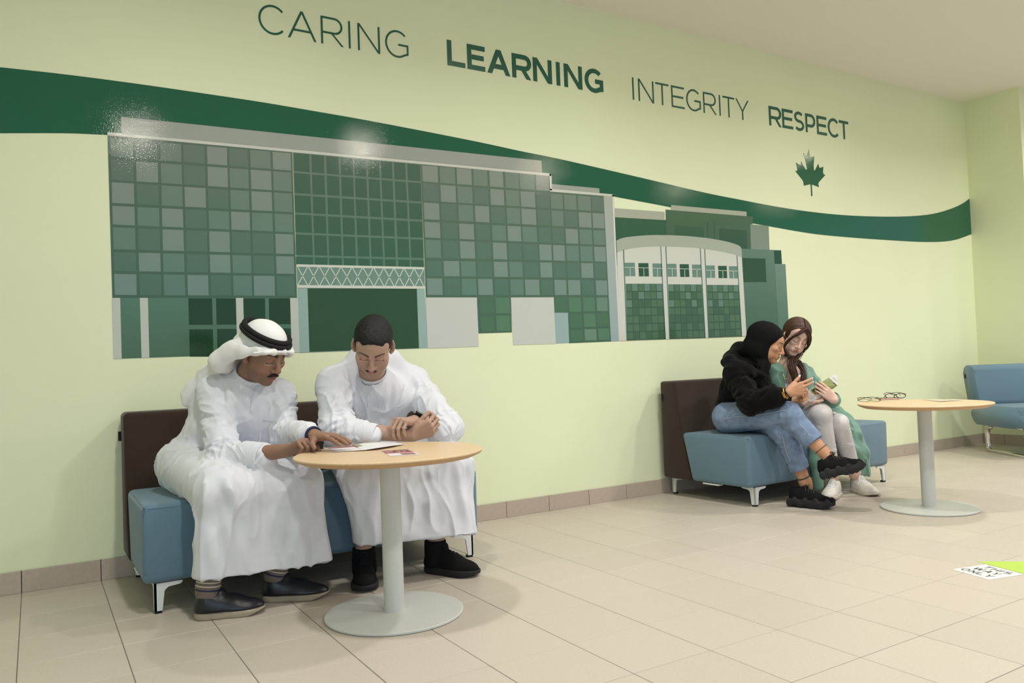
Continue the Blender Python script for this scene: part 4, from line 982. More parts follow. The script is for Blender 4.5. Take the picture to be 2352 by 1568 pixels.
# ---------------------------------------------------------------- man with the headcloth
def man_headcloth():
    root = person((.62, -.42, 0), 'man in white robe with white headcloth and black cord ring, leaning over the table')
    head = Head(A(602, 814, -.70), (.50, -.866), 25, 0, 1.01)
    neckb = v3(.760, -.595, .868); chest = v3(.755, -.545, .755); pelvis = v3(.615, -.40, .545)
    shR, shL = v3(.635, -.545, .822), v3(.888, -.600, .805)
    elR, elL = A(512, 1052, -.72), A(656, 996, -.70)
    wrR, wrL = A(662, 1034, -.95), A(722, 1000, -1.0)
    knR, knL = v3(.585, -.865, .455), v3(.895, -.845, .45); anR, anL = v3(.535, -.872, .10), v3(.80, -.808, .10)
    toR, toL = v3(.64, -.908, .045), v3(.88, -.852, .045)
    arms = [(shR, elR, wrR), (shL, elL, wrL)]; legs = [(v3(.54, -.42, .53), knR, anR, toR), (v3(.71, -.42, .53), knL, anL, toL)]
    kR, kL = A(712, 1008, -1.04), A(788, 1004, -1.13)
    hands = [dict(W=wrR, D=kR-wrR, N=(-.25, .25, -.95), left=False, size=1.0, curl=(62, 70, 40), per={0: (52, 22, 12)}, thumb=(10, 30, 20)),
             dict(W=wrL, D=kL-wrL, N=(0, 0, -1), left=True, size=1.0, curl=(12, 6, 4), spread=5, thumb=(0, 25, 15), thumb_out=50)]
    skin = (148, 114, 95)
    tips, hf = build_body(root, head, neckb, chest, pelvis, arms, legs, hands, skin, head.paint(skin, (150, 84, 76), ((58, 44, 38), .30), ((26, 20, 18), .0052, .9)), dict(nose=1.12))
    # robe
    f = Field((.25, -1.12, .08), (1.15, -.15, 1.0), .0045)
    f.ell(pelvis+v3(.005, .02, -.03), (.178, .150, .108), k=.04); f.ell(lerp(pelvis, chest, .5), (.150, .120, .14), frame((.25, -.97, 0)), .06)
    f.ell(A(478, 1005, -.42), (.105, .09, .10), k=.05); f.ell(A(492, 925, -.45), (.10, .075, .10), k=.05); f.ell(A(615, 960, -.60), (.10, .09, .13), k=.05)
    f.ell(chest, (.155, .120, .13), frame((.3, -.95, -.3)), .06); f.cone(shR, shL, .060, .060, .05); f.cone(neckb-v3(.02, -.02, .05), neckb+v3(.0, .0, .0), .085, .066, .05)
    sleeve(f, [shR, elR, A(603, 1050, -.85)], [.066, .058, .054], .02); sleeve(f, [shL, elL, A(704, 998, -.93)], [.060, .054, .048], .02)
    hipR, hipL = v3(.53, -.42, .515), v3(.72, -.42, .515); hemR, hemL = v3(.545, -.905, .10), v3(.935, -.885, .10)
    f.cone(hipR, knR, .108, .088, .04); f.cone(hipL, knL, .108, .088, .04); f.cone(lerp(hipR, hipL, .5), lerp(knR, knL, .5)+v3(0, .03, -.005), .10, .070, .06)
    for t in np.linspace(0, 1, 7):
        a_, b_ = lerp(knR, knL, t), lerp(hemR, hemL, t); sag = math.sin(t*math.pi); f.cone(a_+v3(0, .03*sag, -.01), b_+v3(0, .0, 0), .080-.012*sag, .062+.012*abs(t-.5), .05)
    f.cut((.7, -.9, .150), (-.03, 0, -1), lo=(.2, -1.2, .0), hi=(1.2, -.74, .25)); f.cut((.7, -.77, .2), (0, 1, 0.0), lo=(.2, -.80, .0), hi=(1.2, -.5, .36))
    f.cone(neckb-v3(0, 0, .02), lerp(neckb, head.C, .55), .060, .058, .004, None, '-')
    cr = arm_creases((shR, elR, A(603, 1053, -.85)), .060, 40, 4, .0075, .0062)+arm_creases((shL, elL, A(704, 998, -.93)), .057, 34, 5, .0075, .0062)
    B = lambda *p: [A(x, y, yy) for x, y, yy in p]
    cr += [(B((520, 1085, -.96), (545, 1180, -.98), (575, 1300, -.97)), .016, -.012), (B((500, 1110, -.95), (500, 1210, -.95), (520, 1320, -.96)), .02, .010), (B((612, 1095, -.95), (632, 1170, -.95), (640, 1270, -.95)), .022, .012),
           (B((665, 1090, -.95), (672, 1180, -.95), (655, 1280, -.95)), .018, .008), (B((700, 1090, -.96), (725, 1180, -.96), (745, 1270, -.96)), .02, -.008), (B((580, 1090, -.93), (600, 1130, -.94), (628, 1160, -.95)), .014, .008),
           (B((430, 1095, -.6), (480, 1080, -.75), (540, 1075, -.9)), .014, .007), (B((400, 1120, -.5), (440, 1105, -.65), (490, 1100, -.8)), .012, .007), (B((385, 1100, -.45), (400, 1130, -.5), (430, 1145, -.6)), .012, .008), (B((420, 1140, -.6), (450, 1120, -.7), (500, 1120, -.85)), .012, .007),
           (B((440, 1060, -.5), (470, 1075, -.6), (520, 1080, -.8)), .014, .008), (B((425, 1020, -.45), (450, 1035, -.5), (475, 1060, -.55)), .013, .008),
           (B((600, 900, -.72), (592, 960, -.70), (585, 1030, -.66)), .008, .004), (B((545, 890, -.68), (535, 920, -.68), (545, 950, -.68)), .014, .007), (B((640, 900, -.74), (632, 930, -.74), (620, 955, -.72)), .012, .006), (B((505, 870, -.62), (512, 900, -.64), (515, 940, -.66)), .010, .006)]
    dr = [(knR+v3(0, -.05, -.05), hemR, .13, (-.1, -.1, -1), 17, 3, .0095, 11), (knL+v3(0, -.05, -.05), hemL, .13, (.1, -.1, -1), 17, 3, .0095, 12), (lerp(knR, knL, .5)+v3(0, -.05, -.08), lerp(hemR, hemL, .5), .12, (0, 0, -1), 16, 2.5, .0095, 13),
          (hipR, knR, .12, (-.15, .35, -.6), 26, 5, .0075, 14), (hipL, knL, .12, knR-hipR, 20, 4, .006, 15), (pelvis+v3(-.12, .05, -.02), pelvis+v3(.05, .05, -.02), .14, (.5, .2, -.7), 26, 5, .0085, 16), (lerp(pelvis, chest, .35), lerp(pelvis, chest, .7), .16, (.7, 0, .5), 24, 5, .0085, 17),
          (chest+v3(0, -.1, .03), lerp(chest, pelvis, .5)+v3(.03, -.1, 0), .13, (.15, -.1, -1), 22, 4, .005, 18), (shR, elR, .085, unit(np.cross(elR-shR, (1, .3, 0)))*.8+unit(elR-shR), 30, 7, .0075, 19), (elR, A(603, 1050, -.85), .085, (.2, .5, .9), 30, 7, .0065, 20), (shL, elL, .085, unit(np.cross(elL-shL, (1, .3, 0)))+unit(elL-shL), 30, 7, .0075, 21), (elL, A(700, 998, -.92), .08, (.2, .5, .9), 30, 7, .006, 22)]
    thobe = solid('robe', f, M_thobe, root, 1, cr, .002, 8, 1, None, dr)
    # cuffs, collar, placket, pocket
    def cuff(a, b, r0, r1):
        g = Field(np.minimum(a, b)-.1, np.maximum(a, b)+.1, .003); g.cone(a, b, r0, r1, .004); g.cut(b, b-a); g.cut(a, a-b); g.cone(lerp(a, b, .5), b+(b-a)*.4, r0-.012, r1-.004, .002, None, '-'); return solid('cuff', g, M_thobe, thobe, 1, (), .001, 20)
    cuff(A(560, 1046, -.785), A(607, 1053, -.862), .059, .062); cuff(A(688, 996, -.88), A(707, 999, -.945), .050, .052)
    g = Field(neckb-.12, neckb+.14, .003); ax = unit(lerp(neckb, head.C, .6)-neckb); g.cone(neckb-ax*.015, neckb+ax*.058, .071, .068, .003); g.cut(neckb+ax*.046, ax+v3(-.12, .1, 0)); g.cut(neckb-ax*.02, -ax); g.cone(neckb-ax*.03, neckb+ax*.06, .062, .060, .003, None, '-')
    solid('collar', g, M_thobe, thobe, 1)
    def onto(px, py, y0):                                     # march from in front of the robe to its surface along the view
        d = unit(ray(px, py)); p = A(px, py, y0-.25); 
        for _ in range(200):
            v = float(f.at(p[None])[0]); 
            if v < .0008: break
            p = p+d*max(v*.7, .0008)
        return p
    pl = [onto(x, y, -.6) for x, y in ((585, 893), (578, 920), (574, 960), (571, 1000), (570, 1012))]
    tubes('placket', [(curve_pts(pl, 20), .0022)], M_thobe, thobe, 6)
    for x, y in ((581, 945), (578, 998)):
        p = onto(x, y, -.6); b = bmesh.new(); lathe(b, [(0, 0), (.006, 0), (.006, .002), (0, .002)], (0, 0, 0), 14); o = link('button', bm_mesh('button', b), M_button, thobe); o.matrix_world = Matrix.Translation(Vector(p)) @ Vector(unit(CAM-p)).to_track_quat('Z', 'Y').to_matrix().to_4x4()
    pk = [onto(x, y, -.62) for x, y in ((601, 965), (637, 968), (633, 990), (622, 1021), (596, 1019), (599, 990))]
    tubes('pocket', [(np.array(pk+[pk[0]]), .0018)], M_thobe, thobe, 6)
    # headcloth
    g = Field(head.C-v3(.42, .2, .3), head.C+v3(.25, .42, .26), .004); w_ = head.w; S = head.s
    g.ell(w_(0, -.012, .048), np.array((.084, .107, .094))*S, head.M, .02)
    g.cone(w_(-.055, .062, .050), w_(.055, .062, .050), .018*S, .018*S, .02)
    for x in (-1, 1):                                         # front edge over the brow and the folds beside the head
        g.chain([w_(0, .108, .058), w_(x*.05, .101, .053), w_(x*.088, .052, .036), w_(x*.104, -.01, .010), w_(x*.108, -.075, -.032)], np.array([.0055, .0075, .014, .024, .031])*S, .012, (head.M[0], .42))
    g.chain([w_(.05, .106, .056), w_(.088, .096, .050), w_(.118, .070, .036)], [.006, .008, .005], .012)                   # the visor of cloth beyond the far brow
    bk = [w_(-.09, -.06, .03), w_(-.092, -.11, -.01), A(508, 838, -.52), A(478, 864, -.44), A(452, 892, -.40), A(436, 916, -.38), A(432, 925, -.38)]
    g.chain(bk, [.028, .036, .038, .034, .032, .028, .014], .022, ((.24, .97, .0), .50)); g.chain([w_(0, -.11, .0), A(545, 850, -.47), A(500, 880, -.42), A(462, 918, -.38)], [.05, .045, .040, .030], .04)
    g.chain([w_(.08, -.07, .0), w_(.09, -.12, -.08), A(600, 860, -.45)], [.035, .04, .04], .03)
    g.ell(w_(0, .03, -.045), np.array((.074, .115, .088))*S, head.M, .010, '-'); g.ell(w_(0, .07, -.02), np.array((.070, .06, .060))*S, head.M, .006, '-')
    g.cone(neckb, w_(0, .02, -.06), .075, .07, .01, None, '-')
    hc = [([w_(-.02, .09, .055), w_(-.07, .06, .04), w_(-.10, -.02, .005), w_(-.10, -.10, -.06)], .010, .007), ([w_(-.08, .02, .045), w_(-.105, -.06, .0), A(505, 838, -.46)], .012, .009), ([w_(-.09, -.06, .05), w_(-.09, -.12, .0), A(500, 822, -.46)], .010, .008),
          ([A(520, 825, -.5), A(480, 850, -.42), A(445, 890, -.36)], .010, .008), ([A(510, 850, -.5), A(480, 875, -.42), A(440, 915, -.36)], .010, .007), ([w_(.03, .108, .055), w_(.08, .09, .04)], .006, .004)]
    cloth = solid('headcloth', g, M_ghutra, root, 1, hc, .002, 14, 5, None, [(w_(-.09, .02, .03), w_(-.095, -.09, .0), .07, head.M[1]*.9+head.M[2]*.45, 34, 6, .006, 51), (bk[2], bk[5], .08, bk[5]-bk[2], 30, 5, .0075, 52)])
    def ring(z, rx, ry, r): return ([w_(rx*math.cos(t), -.010+ry*math.sin(t), z-.010*math.sin(t)) for t in np.linspace(0, 2*math.pi, 60, endpoint=False)], r*S, True)
    tubes('head_cord', [ring(.079, .088, .110, .0102), ring(.097, .083, .104, .0102)], M_agal, root, 12)
    # moustache, band, socks, shoes
    g = Field(head.C-.18, head.C+.18, .0018)
    for x in (-1, 1): g.chain([w_(x*.002, .1025, -.048), w_(x*.014, .0975, -.0515), w_(x*.026, .087, -.059)], np.array([.0052, .0058, .0028])*S, .003)
    solid('moustache', g, M_blackhair, root, 1, (), .0008, 90)
    tubes('wrist_band', [(ringpts(lerp(wrL, elL, .02), wrL-elL, .0315), .0052, True)], M_band, root, 8)
    for an, kn, toe in ((anR, knR, toR), (anL, knL, toL)):
        u_ = unit(kn-an); g = Field(an-.14, an+.17, .003); g.chain([an-v3(0, 0, .04), an, an+u_*.13], [.038, .041, .044], .02); g.cut(an+u_*.12, u_); so = solid('sock', g, M_sock, root)
        tubes('sock_stripe', [(ringpts(an+u_*.016, u_, .0425), .0035, True), (ringpts(an+u_*.030, u_, .0428), .0022, True)], M_cream, so, 8); tubes('sock_stripe', [(ringpts(an+u_*.002, u_, .0423), .0050, True)], M_band, so, 8)
    for heel, toe in ((v3(.488, -.868, 0), v3(.728, -.930, 0)), (v3(.752, -.795, 0), v3(.985, -.900, 0))):
        o, P, M, L = shoe(root, heel, toe, (0, 0, 1), M_leather, M_gumsole, width=.098, height=.088, sole=.024, tip_lift=.012, name='loafer')
        tubes('stitching', [(np.array([P(x, .90-.8*abs(x)/.05*0+y_, .028) for x, y_ in ((-.046, -.75), (-.05, -.5), (-.054, -.2), (-.045, 0), (0, .065), (.045, 0), (.054, -.2), (.05, -.5), (.046, -.75))]), .0016)], M_black, o, 6)
    settle(root); return root, tips

# ---------------------------------------------------------------- man with the short black hair
def man_short_hair():
    root = person((1.34, -.42, 0), 'bareheaded man in white robe with short black hair, forearms crossed at the table')
    head = Head(A(857, 793, -.80), (-.47, -.883), 45, 7, 1.06)
    neckb = v3(1.285, -.655, .872); chest = v3(1.325, -.575, .76); pelvis = v3(1.345, -.40, .54)
    shR, shL = v3(1.135, -.60, .828), v3(1.525, -.555, .815)
    elR, elL = A(772, 985, -.80), A(1028, 985, -.80)
    wrR, wrL = A(945, 1000, -.955), A(952, 967, -.93)
    knR, knL = v3(1.145, -.86, .455), v3(1.56, -.875, .455); anR, anL = v3(1.184, -.765, .110), v3(1.480, -.840, .110); toR, toL = v3(1.125, -.87, .05), v3(1.54, -.945, .05)
    arms = [(shR, elR, wrR), (shL, elL, wrL)]; legs = [(v3(1.26, -.42, .53), knR, anR, toR), (v3(1.43, -.42, .53), knL, anL, toL)]
    kR = A(992, 982, -1.0); kL = A(905, 966, -.985)
    hands = [dict(W=wrR, D=kR-wrR, N=(.40, .70, .45), left=False, size=1.02, curl=(48, 62, 40), thumb=(8, 14, 8), thumb_out=28),
             dict(W=wrL, D=kL-wrL, N=(.05, .15, -1), left=True, size=1.02, curl=(58, 48, 25), spread=3, thumb=(20, 20, 10))]
    skin = (178, 146, 128)
    tips, hf = build_body(root, head, neckb, chest, pelvis, arms, legs, hands, skin, head.paint(skin, (184, 120, 108), ((92, 72, 62), .22), ((44, 34, 28), .0046, .85)), dict(nose=1.08, jaw=.98))
    f = Field((.85, -1.15, .10), (1.95, -.12, 1.06), .0045)
    f.ell(pelvis+v3(0, .02, -.02), (.185, .155, .125), k=.04); f.ell(lerp(pelvis, chest, .5), (.165, .125, .15), frame((-.1, -.97, 0)), .06)
    f.ell(chest, (.19, .13, .13), frame((-.15, -.95, -.3)), .06); f.cone(shR, shL, .074, .074, .05); f.cone(neckb-v3(-.02, -.03, .05), neckb, .10, .068, .05)
    f.cone(shR, A(832, 822, -.60), .062, .050, .05); f.cone(shL, A(890, 826, -.58), .062, .050, .05); f.cone(A(832, 822, -.60), A(890, 826, -.58), .05, .05, .05)
    cR, cL = A(852, 1000, -.90), A(1008, 992, -.865)
    sleeve(f, [shR, elR, cR], [.078, .062, .046], .025); sleeve(f, [shL, elL, cL], [.078, .066, .058], .025)
    hipR, hipL = v3(1.25, -.42, .515), v3(1.44, -.42, .515); hemR, hemL = A(845, 1240, -.875), A(1068, 1195, -.95)
    hemR[2] = .165; hemL[2] = .165
    f.cone(hipR, knR, .108, .086, .04); f.cone(hipL, knL, .108, .088, .04); f.cone(lerp(hipR, hipL, .5), lerp(knR, knL, .5)+v3(0, .04, -.01), .10, .066, .06)
    for t in np.linspace(0, 1, 8):
        a_, b_ = lerp(knR, knL, t), lerp(hemR, hemL, t); sag = math.sin(t*math.pi); f.cone(a_+v3(0, .05*sag, -.01), b_, .078-.016*sag, .052, .05)
    f.cut((1.3, -.9, .180), (-.02, 0, -1), lo=(.8, -1.2, .0), hi=(2, -.72, .3)); f.cut((1.3, -.78, .2), (0, 1, 0), lo=(.8, -.81, .0), hi=(2, -.5, .36))
    f.cone(neckb-v3(0, 0, .02), lerp(neckb, head.C, .55), .062, .060, .004, None, '-')
    B = lambda *p: [A(x, y, yy) for x, y, yy in p]
    cr = arm_creases((shR, elR, cR), .064, 44, 14, .0078, .0066)+arm_creases((shL, elL, cL), .064, 44, 15, .0078, .0066)
    cr += [(B((848, 900, -.74), (846, 950, -.70), (846, 1000, -.66)), .008, .004), (B((800, 850, -.72), (815, 890, -.72), (820, 920, -.72)), .012, .008), (B((770, 860, -.68), (785, 900, -.68), (795, 940, -.68)), .012, .008), (B((905, 870, -.72), (900, 900, -.72), (890, 940, -.70)), .013, .008), (B((930, 860, -.70), (935, 880, -.70), (925, 910, -.70)), .010, .007), (B((950, 850, -.66), (952, 890, -.66), (945, 930, -.66)), .010, .007),
           (B((850, 1090, -.95), (835, 1160, -.95), (830, 1240, -.93)), .020, .010), (B((970, 1060, -.93), (980, 1120, -.95), (960, 1200, -.95)), .022, .012), (B((1010, 1060, -.96), (1000, 1130, -.97), (1010, 1200, -.97)), .018, .009), (B((1050, 1060, -.97), (1060, 1130, -.98), (1072, 1205, -.98)), .016, -.009), (B((800, 1080, -.93), (812, 1150, -.93), (820, 1230, -.93)), .016, -.008), (B((930, 1080, -.92), (935, 1150, -.94), (945, 1210, -.95)), .018, .007)]
    dr = [(knR+v3(0, -.05, -.05), hemR, .13, (-.1, -.1, -1), 17, 3, .0095, 31), (knL+v3(0, -.05, -.05), hemL, .13, (.1, -.1, -1), 17, 3, .0095, 32), (lerp(knR, knL, .5)+v3(0, -.05, -.08), lerp(hemR, hemL, .5), .14, (0, 0, -1), 16, 2.5, .010, 33),
          (hipR, knR, .12, (-.15, .35, -.6), 24, 5, .007, 34), (hipL, knL, .12, (.15, .35, -.6), 24, 5, .007, 35), (lerp(pelvis, chest, .35), lerp(pelvis, chest, .7), .17, (.2, 0, .9), 24, 5, .007, 37), (chest+v3(-.1, -.1, .05), chest+v3(-.03, -.1, -.10), .10, (.45, -.1, -1), 24, 4, .0075, 38), (chest+v3(.1, -.1, .05), chest+v3(.03, -.1, -.10), .10, (-.45, -.1, -1), 24, 4, .0075, 39),
          (shR, elR, .09, unit(np.cross(elR-shR, (1, .3, 0)))*.7+unit(elR-shR), 28, 6, .009, 40), (elR, cR, .085, (.2, .5, .9), 30, 7, .007, 41), (shL, elL, .09, -unit(np.cross(elL-shL, (1, .3, 0)))*.7+unit(elL-shL), 28, 6, .009, 42), (elL, cL, .085, (.2, .5, .9), 30, 7, .007, 43)]
    thobe = solid('robe', f, M_thobe, root, 1, cr, .002, 8, 21, None, dr)
    def cuff(a, b, r0, r1):
        g = Field(np.minimum(a, b)-.1, np.maximum(a, b)+.1, .003); g.cone(a, b, r0, r1, .004); g.cut(b, b-a); g.cut(a, a-b); g.cone(lerp(a, b, .5), b+(b-a)*.4, r0-.012, r1-.004, .002, None, '-'); return solid('cuff', g, M_thobe, thobe, 1, (), .001, 20)
    cuff(A(815, 992, -.86), A(862, 1001, -.91), .050, .050); cuff(A(1030, 990, -.82), A(1003, 990, -.87), .060, .056)
    g = Field(neckb-.12, neckb+.14, .003); ax = unit(lerp(neckb, head.C, .6)-neckb); g.cone(neckb-ax*.02, neckb+ax*.030, .074, .068, .003); g.cut(neckb+ax*.026, ax); g.cut(neckb-ax*.025, -ax); g.cone(neckb-ax*.04, neckb+ax*.06, .064, .062, .003, None, '-')
    solid('collar', g, M_thobe, thobe, 1)
    def onto(px, py, y0):
        d = unit(ray(px, py)); p = A(px, py, y0-.25)
        for _ in range(200):
            v = float(f.at(p[None])[0])
            if v < .0008: break
            p = p+d*max(v*.7, .0008)
        return p
    pl = [onto(x, y, -.65) for x, y in ((846, 878), (845, 910), (845, 940), (846, 962))]; pr_ = [onto(x, y, -.65) for x, y in ((866, 880), (868, 910), (870, 935), (871, 955))]
    tubes('placket', [(curve_pts(pl, 20), .0022), (curve_pts(pr_, 20), .0014)], M_thobe, thobe, 6)
    pk = [onto(x, y, -.62) for x, y in ((875, 934), (900, 937), (920, 932), (932, 921), (933, 955), (930, 975), (873, 978))]
    tubes('pocket', [(np.array(pk+[pk[0]]), .0018)], M_thobe, thobe, 6)
    # hair: a close-cropped cap, fading at the sides
    w_, S = head.w, head.s; g = Field(head.C-.2, head.C+.2, .003)
    g.ell(w_(0, -.012, .036), np.array((.0775, .099, .0865))*S, head.M, .01); g.ell(w_(0, .030, .050), np.array((.065, .066, .054))*S, head.M, .02)
    g.ell(w_(0, -.05, -.02), np.array((.066, .055, .06))*S, head.M, .02)
    g.cut(w_(0, .074, .066), head.M[1]*1.0-head.M[2]*.42, k=.008); g.cut(w_(0, .0, -.012), -head.M[2]*.8+head.M[1]*.6, k=.006)
    for x in (-1, 1): g.ell(w_(x*.082, -.008, -.004), np.array((.02, .022, .034))*S, head.M, .004, '-'); g.ell(w_(x*.060, .075, .045), np.array((.022, .03, .032))*S, head.M, .01, '-')
    solid('hair', g, M_blackhair, root, 1, (), .0014, 120)
    g = Field(head.C-.18, head.C+.18, .0018)
    for x in (-1, 1): g.chain([w_(x*.003, .1005, -.0485), w_(x*.014, .0965, -.052), w_(x*.025, .0865, -.059)], np.array([.0026, .0032, .0016])*S, .002)
    solid('moustache', g, mat('thin_moustache', lin(66, 48, 40), rough=.7), root, 1, (), .0006, 90)
    # watch
    wc = lerp(wrL, elL, .05); n = unit(wrL-elL)
    wa = tubes('watch', [(ringpts(wc, n, .0305), .0075, True, (np.asarray(n), 1.0))], M_black, root, 8)
    up = unit(unit(CAM-wc)*.6+v3(0, 0, .8)); up = unit(up-n*(up@n)); M4 = Matrix.Translation(Vector(wc+up*.034)) @ Vector(up).to_track_quat('Z', 'Y').to_matrix().to_4x4()
    b = bmesh.new(); lathe(b, [(0, 0), (.0195, 0), (.0205, .004), (.018, .009), (.016, .0085)], (0, 0, 0), 28); bmesh.ops.transform(b, matrix=M4, verts=b.verts); link('watch_case', bm_mesh('watch_case', b), M_black, wa)
    b = bmesh.new(); lathe(b, [(0, .0086), (.0165, .0086), (.0165, .0075)], (0, 0, 0), 28); bmesh.ops.transform(b, matrix=M4, verts=b.verts); link('watch_dial', bm_mesh('watch_dial', b), mat('olive_dial', lin(88, 98, 76), rough=.15), wa)
    for heel, toe, hh in ((v3(1.20, -.715, 0), v3(1.115, -.960, 0), .115), (v3(1.452, -.795, 0), v3(1.588, -1.035, 0), .12)):
        o, P, M, L = shoe(root, heel, toe, (0, 0, 1), M_blackshoe, M_blacksole, width=.098, height=.105, sole=.030, tip_lift=.008, chunky=False, name='trainer', collar=.02)
        g = Field(P(0, .2, .1)-.12, P(0, .2, .1)+.12, .003); g.cone(P(0, .22, .05), P(0, .20, .155), .052, .046, .01); g.cut(P(0, .17, .138), (0, 0, 1)); solid('knit_collar', g, M_blackshoe, o, 1, (), .001, 60)
        lz = [[P.top(-.018, y_), P.top(0, y_+.01, .004), P.top(.018, y_)] for y_ in (.40, .46, .52, .58)]
        tubes('laces', [(curve_pts(l, 8), .0025) for l in lz], M_black, o, 6)
    settle(root); return root, tips
# ---------------------------------------------------------------- woman in black headscarf
def woman_headscarf():
    root = person(tuple(A(1672, 958, -.42)[:2])+(0,), 'woman in black headscarf, black hoodie and light blue jeans pointing at a leaflet')
    head = Head(A(1762, 790, -.70), (.53, -.85), 20, 0, .96, True)
    neckb = A(1736, 826, -.62); chest = A(1712, 872, -.54); pelvis = A(1680, 958, -.44)
    shR, shL = A(1690, 856, -.62), A(1738, 852, -.52)
    elR, elL = A(1724, 926, -.76), A(1757, 926, -.70); wrR, wrL = A(1810, 901, -.95), A(1822, 921, -.86)
    kR, kL = A(1855, 886, -.975), A(1849, 914, -.93)
    knR, knL = A(1810, 952, -.90), A(1797, 986, -.84); anR, anL = A(1905, 1052, -1.10), A(1850, 1108, -.90)
    toR, toL = A(1955, 1082, -1.18), A(1885, 1140, -1.0)
    arms = [(shR, elR, wrR), (shL, elL, wrL)]; hipR, hipL = A(1672, 958, -.50), A(1710, 958, -.40); legs = [(hipR, knR, anR, toR), (hipL, knL, anL, toL)]
    hands = [dict(W=wrR, D=CR*.95+CU*.27, N=_f, left=False, size=.98, curl=(12, 14, 8), spread=3, per={2: (62, 72, 40), 3: (68, 72, 40), 1: (22, 16, 8)}, thumb=(0, 4, 2), thumb_out=30),
             dict(W=wrL, D=kL-wrL, N=(-.35, -.2, .9), left=True, size=.94, curl=(72, 78, 35), spread=3, thumb=(20, 30, 20), thumb_out=30)]
    skin = (196, 148, 116)
    tips, hf = build_body(root, head, neckb, chest, pelvis, arms, legs, hands, skin, head.paint(skin, (172, 92, 86), None, ((32, 24, 20), .0042, .9), eye_open=.5), dict(nose=1.05, lips=1.0, jaw=.94, ears=False), armr=(.040, .031, .024), legr=(.064, .048, .034), torso=(.095, .10))
    nails('finger_nail', tips[0], M_nail, root, (0, 1, 4)); nails('finger_nail', tips[1], M_nail, root, (0, 1, 2, 3))
    # jeans
    f = Field(np.minimum(pelvis, anL)-v3(.3, .5, .1), np.maximum(pelvis, anR)+v3(.3, .35, .3), .0045)
    f.ell(pelvis+v3(.02, .01, -.01), (.135, .125, .110), frame((.45, -.89, 0)), .04)
    cuR, cuL = lerp(knR, anR, .62), lerp(knL, anL, .72)
    f.chain([hipR, knR, cuR], [.098, .070, .056], .03); f.chain([hipL, knL, cuL], [.096, .068, .054], .012)
    f.cut(cuR+unit(anR-knR)*.005, unit(anR-knR), lo=cuR-.09, hi=cuR+.09); f.cut(cuL+unit(anL-knL)*.005, unit(anL-knL), lo=cuL-.09, hi=cuL+.09)
    B = lambda *p: [A(x, y, yy) for x, y, yy in p]
    cr = arm_creases((hipR, knR, cuR), .078, 18, 31, .004, .008)+arm_creases((hipL, knL, cuL), .070, 16, 32, .004, .008)
    jeans = solid('jeans', f, M_denim, root, 1, cr, .0015, 10, 33, None, [(hipR, knR, .10, v3(.4, .2, .9), 22, 6, .004, 87), (knR, cuR, .08, v3(.8, -.2, .4), 24, 6, .004, 88), (knL, cuL, .08, v3(.8, -.3, .3), 24, 6, .004, 89)])
    for cu, kn, an in ((cuR, knR, anR), (cuL, knL, anL)):
        u_ = unit(an-kn); g = Field(cu-.12, cu+.12, .003); g.cone(cu-u_*.040, cu+u_*.004, .063, .0585, .004); g.cut(cu+u_*.006, u_); g.cut(cu-u_*.04, -u_); g.cone(cu-u_*.02, cu+u_*.06, .050, .050, .003, None, '-'); solid('turned_up_cuff', g, M_denim, jeans, 1, (), .0012, 25)
    def onto(fd, px, py, y0, n=260):
        d = unit(ray(px, py)); p = A(px, py, y0-.3)
        for _ in range(n):
            v = float(fd.at(p[None])[0])
            if v < .0006: return p-d*.0032
            p = p+d*max(v*.7, .0008)
        return None
    def drawn(fd, pts, y0): return [q for q in (onto(fd, x, y, y0) for x, y in pts) if q is not None]
    sm = [drawn(f, [(1660, 963), (1690, 957), (1740, 952), (1790, 944), (1806, 942)], -.75), drawn(f, [(1808, 945), (1826, 962), (1845, 982), (1862, 1002)], -1.0), drawn(f, [(1797, 1000), (1804, 1030), (1815, 1060)], -.95)]
    tubes('leg_seam', [(curve_pts(q, 24), .0017) for q in sm if len(q) > 2], M_thread, jeans, 6)
    pkt = drawn(f, [(1688, 940), (1680, 946), (1656, 956), (1662, 968)], -.7)
    if len(pkt) > 2: tubes('pocket_edge', [(curve_pts(pkt, 16), .002)], M_thread, jeans, 6)
    # hoodie
    f2 = Field(np.minimum(pelvis, chest)-v3(.42, .62, .12), np.maximum(chest, neckb)+v3(.40, .30, .12), .0045)
    wst = A(1690, 930, -.46)
    f2.ell(wst+v3(0, 0, .01), (.145, .125, .085), frame((.5, -.86, 0)), .04); f2.ell(lerp(wst, chest, .55), (.155, .130, .12), frame((.55, -.8, -.3)), .05); f2.ell(chest, (.150, .115, .115), frame((.55, -.8, -.35)), .05)
    f2.cone(shR, shL, .070, .066, .05); f2.cone(chest+v3(0, 0, .05), neckb, .10, .075, .05)
    cfR, cfL = lerp(elR, wrR, .80), lerp(elL, wrL, .82)
    sleeve(f2, [shR, elR, lerp(elR, wrR, .62), cfR], [.072, .066, .060, .040], .025); sleeve(f2, [shL, elL, lerp(elL, wrL, .6), cfL], [.068, .062, .055, .038], .025)
    hb = A(1680, 826, -.50); f2.chain([A(1676, 828, -.58), hb, A(1700, 806, -.48), A(1722, 800, -.44)], [.034, .050, .055, .050], .03); f2.cone(A(1664, 832, -.54), A(1690, 846, -.62), .022, .026, .02)
    f2.chain([A(1690, 838, -.62), A(1720, 850, -.70), A(1752, 862, -.72)], [.030, .026, .018], .03)
    f2.cut(wst-v3(0, 0, .022), (-.12, 0, -1), lo=wst-v3(.3, .14, .3), hi=wst+v3(.2, .3, .05))
